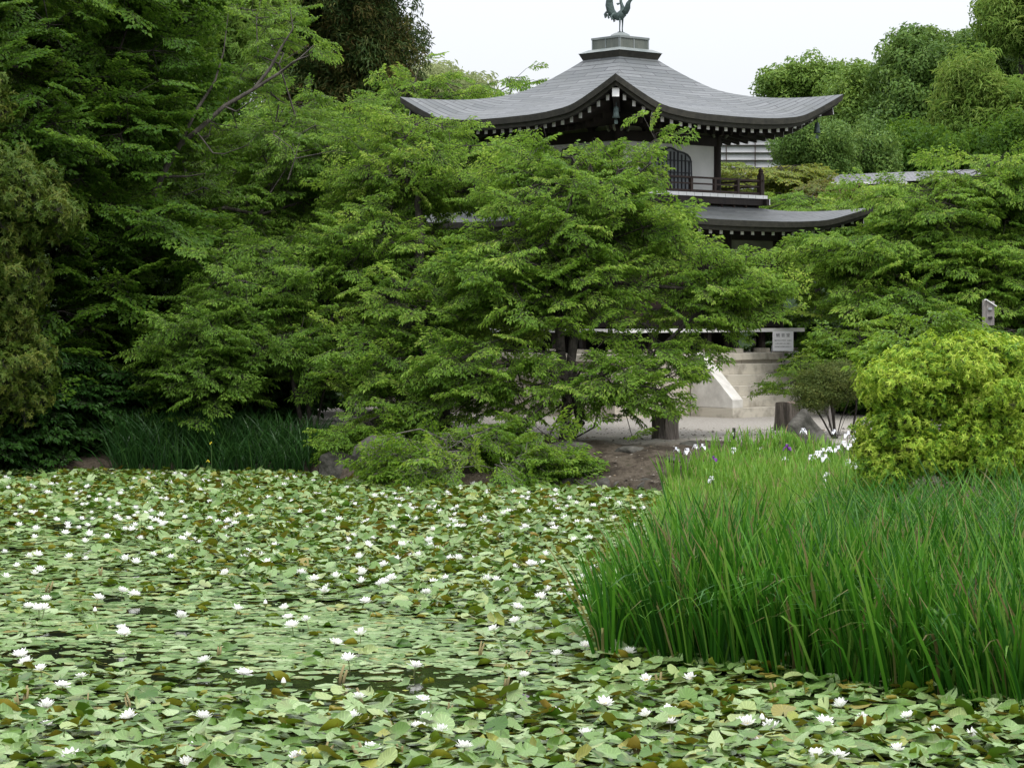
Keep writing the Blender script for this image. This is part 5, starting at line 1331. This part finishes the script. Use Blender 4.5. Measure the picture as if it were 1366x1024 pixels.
def pad_shapes(rg, n, kind, nseg=12, rings=2):
    """n pad meshes: (n, nv, 3) unit-radius-scaled shapes. kind 0 flat, 1 wavy/raised, 2 one edge folded up, 3 rolled, 4 tilted"""
    notch = 0.16; an = notch + (2*PI-2*notch)*np.arange(nseg+1)/nseg
    rr = np.linspace(0, 1, rings+1)[1:]
    A = np.tile(an, rings); Rr = np.repeat(rr, nseg+1)
    x0 = np.concatenate([[0], Rr*np.cos(A)]); y0 = np.concatenate([[0], Rr*np.sin(A)])
    x = np.tile(x0, (n, 1)); y = np.tile(y0, (n, 1)); an_ = np.arctan2(y0, x0)[None]; r = np.hypot(x, y)
    irr = 1+0.05*np.sin(3*an_+rg.uniform(0, 6, (n, 1)))+0.03*np.sin(7*an_+rg.uniform(0, 6, (n, 1))); x = x*irr; y = y*irr*rg.uniform(0.82, 1.0, (n, 1))
    z = np.zeros_like(x)
    k = kind[:, None]
    wav = np.where(k == 0, 0.025, np.where(k == 1, 0.13, 0.07)); z += wav*r**2*np.sin(np.where(k == 1, 2, 3)*an_+rg.uniform(0, 6, (n, 1)))
    z += 0.03*r**2*np.sin(5*an_+rg.uniform(0, 6, (n, 1)))*np.where(k == 0, 0.4, 1)
    z += np.where(k == 1, 0.12*rg.uniform(-0.6, 1.2, (n, 1)), 0.0)*r**2
    # fold edges up around lines x'=c
    for rep in range(2):
        act = (k == 3) | ((k == 2) & (rep == 0)) | ((k == 4) & (rep == 0) & (rg.random((n, 1)) < 0.3))
        ph = rg.uniform(0, 2*PI, (n, 1)) if rep == 0 else ph+PI+rg.uniform(-.4, .4, (n, 1))
        c = np.where(k == 3, rg.uniform(0.05, 0.3, (n, 1)), rg.uniform(0.0, 0.6, (n, 1))); rad = np.where(k == 3, rg.uniform(0.12, 0.22, (n, 1)), rg.uniform(0.2, 0.5, (n, 1)))
        u = x*np.cos(ph)+y*np.sin(ph); v = -x*np.sin(ph)+y*np.cos(ph); e = np.maximum(u-c, 0); th = np.minimum(e/rad, np.where(k == 3, 2.6, 1.9))
        rest = np.maximum(e-th*rad, 0)
        u2 = np.where(act & (e > 0), c+rad*np.sin(th)+rest*np.cos(th), u); dz = np.where(act & (e > 0), rad*(1-np.cos(th))+rest*np.sin(th), 0)
        x = u2*np.cos(ph)-v*np.sin(ph); y = u2*np.sin(ph)+v*np.cos(ph); z = z+dz
    return np.stack([x, y, z], -1)

def pad_faces(nseg=12, rings=2):
    f3 = [(0, 1+i, 2+i) for i in range(nseg)]; f4 = []
    for j in range(rings-1):
        a = 1+j*(nseg+1)
        for i in range(nseg): f4.append((a+i, a+nseg+1+i, a+nseg+2+i, a+i+1))
    return np.array(f3), np.array(f4)

def place_pads(rg):
    """positions in the pond in view; density and character vary"""
    out = []
    y = 14.0
    xs, ys = [], []
    n = 120000
    # uniform over the visible trapezoid
    Y = np.sqrt(rg.uniform(13.8**2, 46.6**2, n)); X = rg.uniform(-0.250, 0.262, n)*Y
    sdv = pond_sd(X, Y); keep = (sdv < -0.12)
    return X[keep], Y[keep]

rg = np.random.default_rng(77)
Xp, Yp = place_pads(rg)
# keep a dart-throwing subset on a grid so that cover is even
cell = 0.134; key = {}
PXs = Xp/Yp*F+683; PYs = HOR+F*CAMZ/Yp
quiet = np.exp(-(((PXs-170)/330)**2+((PYs-845)/75)**2)) + 0.8*np.exp(-(((PXs-560)/220)**2+((PYs-880)/55)**2)) + 0.55*np.exp(-(((PXs-60)/190)**2+((PYs-720)/60)**2))    # open flat patch, left middle
quiet = np.clip(quiet + 0.18*vnoise(Xp, Yp, 4, 0.9), 0, 1)
sel = []
for i in range(len(Xp)):
    c = cell*(1.0+0.10*quiet[i]); kx = (int(math.floor(Xp[i]/c)), int(math.floor(Yp[i]/c)))
    m = 2 if quiet[i] < 0.35 or (i % 10) < 4 else 1
    if key.get(kx, 0) < m: key[kx] = key.get(kx, 0)+1; sel.append(i)
sel = np.array(sel)
gap = vnoise(Xp[sel], Yp[sel]*0.55, 8, 1.15) - 0.9*((PXs[sel] > 440) & (PXs[sel] < 720)) + 0.5*vnoise(Xp[sel], Yp[sel], 9, 2.7)
drop = (gap > 1.02) & (quiet[sel] > 0.3) | (gap > 1.22)
ex = [(95,705,40,5),(190,815,26,6),(225,818,22,5),(75,847,26,4),(330,878,20,3),(365,806,26,4),(400,803,16,3),(440,806,26,4),(130,860,22,3),(150,800,24,4),(250,846,26,4),(275,905,14,3),(200,803,18,3),(40,640,40,3),(70,872,16,3),(340,918,12,3),(20,850,22,3),(160,838,20,3),(20,735,30,3),(150,760,20,3),(330,806,14,3),(500,800,20,3)]
for (cx, cy, rx, ry) in ex:
    drop |= (((PXs[sel]-cx)/rx)**2+((PYs[sel]-cy)/ry)**2) < 1
sel = sel[~drop]
Xp, Yp, qt = Xp[sel], Yp[sel], quiet[sel]; n = len(Xp)
rad = rg.uniform(0.060, 0.112, n)*np.where(qt > 0.4, 1.0, 1.02)
u = rg.random(n); pc = np.clip(1-1.25*qt, 0.05, 1)          # how crowded and raised
u = np.where((Yp > 27) & (u > 0.15) & (rg.random(n) < 0.30*pc), np.maximum(u, 0.70+0.28*rg.random(n)), u)
kind = np.where(u < 0.42+0.46*(1-pc), 0, np.where(u < 0.66+0.28*(1-pc), 1, np.where(u < 0.88+0.09*(1-pc), 2, np.where(u < 0.955+0.035*(1-pc), 4, 3))))
rad = np.where(kind == 3, rad*0.8, rad)
zz = 0.006 + rg.uniform(0, 0.03, n)*pc + np.where(kind >= 1, rg.uniform(0.01, 0.10, n)*pc, 0) + np.where(kind == 3, 0.02, 0)
tl = np.where(kind == 0, rg.uniform(0, 0.05, n), np.where(kind == 1, rg.uniform(0, 0.38, n), np.where(kind == 4, rg.uniform(0.3, 0.95, n), rg.uniform(0, 0.3, n))))*np.sqrt(pc)
tint = np.clip(rg.normal(0.50, 0.30, n), 0, 0.90); old = rg.random(n) < 0.03; tint[old] = rg.uniform(0.92, 1, old.sum())
order = np.argsort(Yp)                                     # nearest first
near = order[:300]; rest = order[300:]

def build_pads(idx, nseg, rings, rg):
    S = pad_shapes(rg, len(idx), kind[idx], nseg, rings)*rad[idx][:, None, None]
    yaw, ta = rg.uniform(0, 2*PI, len(idx)), rg.uniform(0, 2*PI, len(idx)); c, s = np.cos(yaw)[:, None], np.sin(yaw)[:, None]
    x, y, z = S[..., 0]*c-S[..., 1]*s, S[..., 0]*s+S[..., 1]*c, S[..., 2]
    t = np.tan(tl[idx])[:, None]; ct = np.cos(tl[idx])[:, None]
    up = (x*np.cos(ta)[:, None]+y*np.sin(ta)[:, None]); zt = z+up*t*ct; sh = 1-(1-ct)*0.7
    lift = np.maximum(0, -(zt.min(1, keepdims=True)) - zz[idx][:, None]*0.5)      # keep the rim above the water
    return np.stack([x*sh, y*sh, zt+lift], -1), S[..., 0]/rad[idx][:, None], S[..., 1]/rad[idx][:, None]
rg2 = np.random.default_rng(78)
f3, f4 = pad_faces(9, 2); S, lx, ly = build_pads(rest, 9, 2, rg2)
V = S+np.stack([Xp[rest], Yp[rest], zz[rest]], -1)[:, None]; nv = V.shape[1]; b = (np.arange(len(rest))*nv)[:, None, None]
o = npobj('lily_pads', V.reshape(-1, 3), [(b+f3[None]).reshape(-1, 3), (b+f4[None]).reshape(-1, 4)], PADM, tint=np.repeat(tint[rest], nv), smooth=True, extra={'lx': lx.ravel(), 'ly': ly.ravel()})
tag(o, 'dense carpet of green and olive brown lily pads covering the pond', kind='stuff')
f3, f4 = pad_faces(16, 3); S, lx, ly = build_pads(near, 16, 3, rg2)
PL = {0: 'flat green lily pad lying on the water in the nearest rows', 1: 'wavy green lily pad with lifted rim in the nearest rows', 2: 'lily pad in the nearest rows with one edge curled up to show its olive underside',
      3: 'rolled brownish young lily leaf standing up in the nearest rows', 4: 'steeply tilted lily pad in the nearest rows'}
for q, i in enumerate(near):
    me = npmesh('lily_pad', S[q], [f3, f4], PADM, tint=np.full(len(S[q]), tint[i]), smooth=True, extra={'lx': lx[q], 'ly': ly[q]})
    o = link(bpy.data.objects.new('lily_pad', me)); o.location = (Xp[i], Yp[i], zz[i])
    k = int(kind[i]); tag(o, PL[k], 'lily pad', ['flat', 'wavy', 'curled', 'rolled', 'tilted'][k]+' lily pads in the nearest rows')
# small scraps, duckweed and rotting bits between the pads
n = 9000; Y = np.sqrt(rg2.uniform(13.8**2, 44**2, n)); X = rg2.uniform(-0.23, 0.23, n)*Y; kx = pond_sd(X, Y) < -0.15; X, Y = X[kx], Y[kx]; n = len(X)
an = rg2.uniform(0, 2*PI, n)[:, None]+np.array([0, 1.3, 2.9, 4.4])[None]; r_ = rg2.uniform(0.012, 0.045, n)[:, None]*rg2.uniform(0.5, 1.1, (n, 4))
V = np.stack([X[:, None]+r_*np.cos(an), Y[:, None]+r_*np.sin(an), rg2.uniform(0.003, 0.012, (n, 4))], -1)
o = npobj('floating_scraps', V.reshape(-1, 3), np.arange(n*4).reshape(-1, 4), PADM, tint=np.repeat(rg2.uniform(0.2, 1, n), 4)); tag(o, 'small torn leaf scraps floating between the pads', kind='stuff')

# rolled stalk-like young leaves, pale brown (upright stubs)
def stub_mesh(seed):
    r = random.Random(seed); mb = MB()
    for s in (-1, 1):
        mb.tube([(s*0.012,0,-0.02),(s*0.016+r.uniform(-.01,.01),0,0.05),(s*0.022+r.uniform(-.015,.015),r.uniform(-.01,.02),r.uniform(0.09,0.14))], [0.011,0.013,0.009], 7, sy=0.7)
    return mb
STB = mat('stub_brown', (0.16,0.13,0.05), (0.27,0.23,0.11), 14, 0.8, stretch=(1,1,0.3))
for q, (x, y) in enumerate(((290,870),(61,787),(132,765),(170,940),(115,938),(30,935),(23,940),(480,935),(600,950),(528,975),(433,1000),(485,1010),(675,915),(455,905),(1040,930),(875,912),(1150,1000),(1160,925),(960,870),(535,1005),(855,1010),(745,990),(1245,925),(350,1010),(640,870),(700,875))):
    d = F*(CAMZ-0.04)/(y-HOR); o = stub_mesh(q).build('rolled_leaf', STB, smooth=True); o.location = ((x-683)/F*d, d, 0.0); o.rotation_euler = (rnd.uniform(-.3,.3), rnd.uniform(-.5,.5), rnd.uniform(-.8,.8)); o.scale = (rnd.uniform(.8,1.2),)*3
    tag(o, 'pale brown rolled lily leaf poking upright out of the pads', 'lily leaf', 'rolled brown lily leaves among the pads')
def withered(px, py, s, label, mt, seed):
    r = random.Random(seed); d = F*(CAMZ-0.05)/(py-HOR); mb = MB(); n, m = 12, 6; V_, F_ = [], []
    for j in range(m+1):
        for i in range(n):
            a = 2*PI*i/n; t = j/m; rr = math.sin(PI*(0.08+0.9*t))**0.7*(1+0.12*math.sin(3*a+j))
            V_.append((s*(t-0.5)*2, s*0.5*rr*math.cos(a), s*0.38*rr*math.sin(a)+0.03))
    for j in range(m):
        for i in range(n): i2 = (i+1) % n; F_.append((j*n+i, j*n+i2, (j+1)*n+i2, (j+1)*n+i))
    o = mb.add(V_, F_).build('withered_leaf', mt, smooth=True); o.location = ((px-683)/F*d, d, 0.02); o.rotation_euler = (0, 0.1, rnd.uniform(-.3,.3)); tag(o, label, 'withered leaf')
withered(698, 931, 0.062, 'dark purple grey curled dead leaf lying on the pads', mat('dead_leaf_dark', (0.04,0.035,0.05), (0.13,0.10,0.12), 22, 0.5), 1)
withered(706, 950, 0.058, 'reddish brown withered leaf just below the purple grey one', mat('dead_leaf_red', (0.10,0.05,0.035), (0.22,0.12,0.08), 22, 0.8), 2)
withered(661, 942, 0.055, 'grey brown withered leaf left of the purple grey one', mat('dead_leaf_grey', (0.12,0.10,0.08), (0.25,0.22,0.19), 22, 0.8), 3)

# ---------------------------------------------------------------- water lilies
WLY = leafmat('lily_petal', [(0.0,(0.78,0.78,0.74)), (1.0,(0.86,0.86,0.84))], trans=0.30, rough=0.55)
CENT = mat('lily_centre', (0.72,0.52,0.06), (0.80,0.62,0.12), 20, 0.7)
SEPAL = mat('lily_sepal', (0.10,0.13,0.04), (0.16,0.17,0.06), 12, 0.6)
def lily_petals(seed, n=(9,8,6), up=1.0, detail=4):
    r = random.Random(seed); mb = MB()
    for ring, (cnt, ln, el) in enumerate(zip(n, (0.95, 0.90, 0.72), (0.38, 0.75, 1.12))):
        for i in range(cnt):
            az = 2*PI*(i+0.5*ring)/cnt+r.uniform(-.12,.12); e = el*up+r.uniform(-.12,.12); L = 0.062*ln*r.uniform(.88,1.1); w = 0.027
            c, s = math.cos(az), math.sin(az); vs = []
            for j in range(detail+1):
                t = j/detail; ee = e*(0.6+0.6*t); rr = L*t*math.cos(e)*1.0; zz_ = L*(math.sin(ee)*t)+0.002*ring; wj = w*math.sin(PI*min(1, 0.10+0.87*t))**0.6/2
                for q in (-1, 0, 1): vs.append((c*rr-s*wj*q, s*rr+c*wj*q, zz_+(abs(q)*0.35*wj)))
            fs = []
            for j in range(detail):
                for q in range(2): a = j*3+q; fs.append((a, a+1, a+4, a+3))
            mb.add(vs, fs)
    return mb
def proto_mesh(mb, name, material):
    me = bpy.data.meshes.new(name); me.from_pydata(mb.v, [], mb.f); me.materials.append(material)
    a = me.attributes.new('tint', 'FLOAT', 'POINT'); a.data.foreach_set('value', [0.6]*len(me.vertices)); me.update(); return me
PET = [proto_mesh(lily_petals(i, up=(1.0, 0.75, 1.25, 0.9, 1.55, 0.6)[i]), 'petals', WLY) for i in range(6)]
PFAR = [proto_mesh(lily_petals(10+i, (7,6,4), up=(1.25,1.4,1.1)[i], detail=2), 'water_lily', WLY) for i in range(3)]
CEN = proto_mesh(MB().lathe([(0.011,0.006),(0.014,0.018),(0.010,0.026),(0.003,0.024)], n=10), 'stamens', CENT)
STK = proto_mesh(MB().tube([(0,0,0.0),(0.004,0.004,-0.06),(0.012,0.0,-0.14)], 0.0045, 6), 'stalk', SEPAL)
BUD = proto_mesh(MB().lathe([(0.004,-0.01),(0.016,0.0),(0.021,0.018),(0.017,0.038),(0.007,0.055),(0.001,0.060)], n=10), 'petals', WLY)
BSE = proto_mesh(MB().lathe([(0.006,-0.014),(0.0185,-0.004),(0.0235,0.014),(0.022,0.018),(0.018,0.0)], n=10), 'sepals', SEPAL)
def bobj(name, me, parent, s):
    o = bpy.data.objects.new(name, me); link(o, parent); o.scale = (s,)*3; return o
def lily(px, py, full=True, s=None):
    h = rnd.uniform(0.05, 0.10); d = F*(CAMZ-h-0.02)/(py-HOR)
    x = (px-683.0)/F*d
    if float(pond_sd(np.array([x]), np.array([d]))[0]) > -0.1: return
    s = (s or rnd.uniform(0.72, 1.12))*1.28
    rot = (rnd.uniform(-.3,.3), rnd.uniform(-.3,.3), rnd.uniform(0, 6.28)); lab = ('white water lily flower open above the lily pads', 'water lily', 'white water lilies on the pond')
    if full:
        e = empty('water_lily', (x, d, h)); e.rotation_euler = rot; tag(e, *lab)
        bobj('petals', rnd.choice(PET), e, s); bobj('stamens', CEN, e, s); bobj('stalk', STK, e, 1.0)
    else:
        o = bobj('water_lily', rnd.choice(PFAR), None, s); o.location = (x, d, h); o.rotation_euler = rot; tag(o, *lab)
LIL = [(48,706),(74,693),(86,711),(5,736),(37,742),(48,740),(91,743),(44,765),(129,797),(60,799),(37,809),(57,812),(50,812),(162,788),(177,793),(165,746),(181,750),(203,740),(227,743),(240,823),(164,845),(160,838),(26,874),(33,884),(52,892),(272,881),
 (324,898),(106,902),(81,914),(60,943),(62,966),(170,957),(269,957),(92,1011),(394,1011),(247,1019),(315,812),(379,811),(383,823),(389,835),(408,827),(431,789),(447,857),(300,765),(327,745),(354,750),(391,741),(401,765),(365,728),(366,742),(333,690),(280,699),
 (290,697),(300,705),(305,694),(313,699),(207,695),(215,688),(199,691),(217,700),(249,714),(175,707),(112,722),(118,713),(300,717),(507,780),(512,776),(487,802),(480,760),(484,765),(568,791),(522,772),(480,846),(464,879),(553,888),(700,901),(478,930),(563,933),(470,958),
 (557,971),(588,977),(494,1000),(619,996),(567,961),(740,950),(807,939),(781,980),(743,872),(781,861),(840,870),(659,839),(687,828),(690,809),(721,797),(730,786),(749,794),(760,782),(760,788),(678,787),(706,763),(708,752),(773,764),(777,799),(863,907),(922,905),
 (863,954),(894,950),(895,963),(989,961),(998,966),(1031,971),(1015,990),(1121,1010),(1090,1008),(1101,963),(1152,961),(1124,942),(1214,956),(1250,980),(1301,983),(1199,1000),(607,749),(611,745),(480,743),(491,729),(535,727),(545,741),(558,741),(512,1008 if False else 754),
 (607,697),(602,695),(650,696),(650,706),(668,716),(641,696),(577,706),(610,704),(672,683),(698,704),(700,703),(740,706),(770,698),(752,712),(760,737),(763,725),(765,720),(730,742),(728,742),(686,757),(635,748),(571,722),(576,721),(585,732),(463,733),(466,722),
 (497,719),(544,727),(600,745),(617,655),(438,682),(452,693),(480,676),(500,683),(541,690),(499,662),(510,660),(545,673),(550,680),(582,677),(587,683),(604,680),(672,687),(678,683),(687,683),(650,690),(737,676),(735,663),(743,661),(757,676),(755,692),(820,691),(792,675),(808,666),(826,672)]
for (x, y) in LIL: lily(x, y, full=y > 760, s=rnd.uniform(0.80, 1.15))
rl = random.Random(12)
cnt = len(LIL); FARL = []
while cnt < 292:
    y = 632+150*rl.random()**1.6; x = rl.uniform(0, 870)
    if y < 655 and x > 430 and x < 900: y += 14
    lily(x, y, full=False, s=rl.uniform(0.75, 1.05)); cnt += 1
far_v, far_f = [], []
for _ in range(170):                                        # the rest of the far blooms, smallest in the picture
    y = 634+75*rl.random()**1.3; x = rl.uniform(0, 860); d = F*(CAMZ-0.09)/(y-HOR); X_ = (x-683)/F*d
    if float(pond_sd(np.array([X_]), np.array([d]))[0]) > -0.15: continue
    me = rl.choice(PFAR); a = rl.uniform(0, 6.28); k = rl.uniform(0.8, 1.25); o_ = len(far_v)
    for v in me.vertices: far_v.append((X_+k*(v.co.x*math.cos(a)-v.co.y*math.sin(a)), d+k*(v.co.x*math.sin(a)+v.co.y*math.cos(a)), 0.08+k*v.co.z))
    far_f += [tuple(i+o_ for i in p_.vertices) for p_ in me.polygons]
tag(npobj('water_lilies', far_v, np.array(far_f), WLY, tint=np.full(len(far_v), 0.6)), 'tiny white water lily blooms scattered over the far half of the pond', kind='stuff')
for (x, y, lb) in ((125,815,'closed pale yellow water lily bud in the open patch of water'), (353,805,'plump cream water lily bud at the right end of the open water'), (514,954,'small closed white lily bud in the nearest rows left of centre'), (377,911,'slim closed lily bud below the centre left stretch'), (1018,960,'closed lily bud among the pads below the reeds'), (254,998,'tiny white bud at the bottom left')):
    d = F*(CAMZ-0.08)/(y-HOR); e = empty('lily_bud', ((x-683)/F*d, d, 0.06)); tag(e, lb, 'lily bud'); bobj('petals', BUD, e, 1.0); bobj('sepals', BSE, e, 1.0); bobj('stalk', STK, e, 1.0)
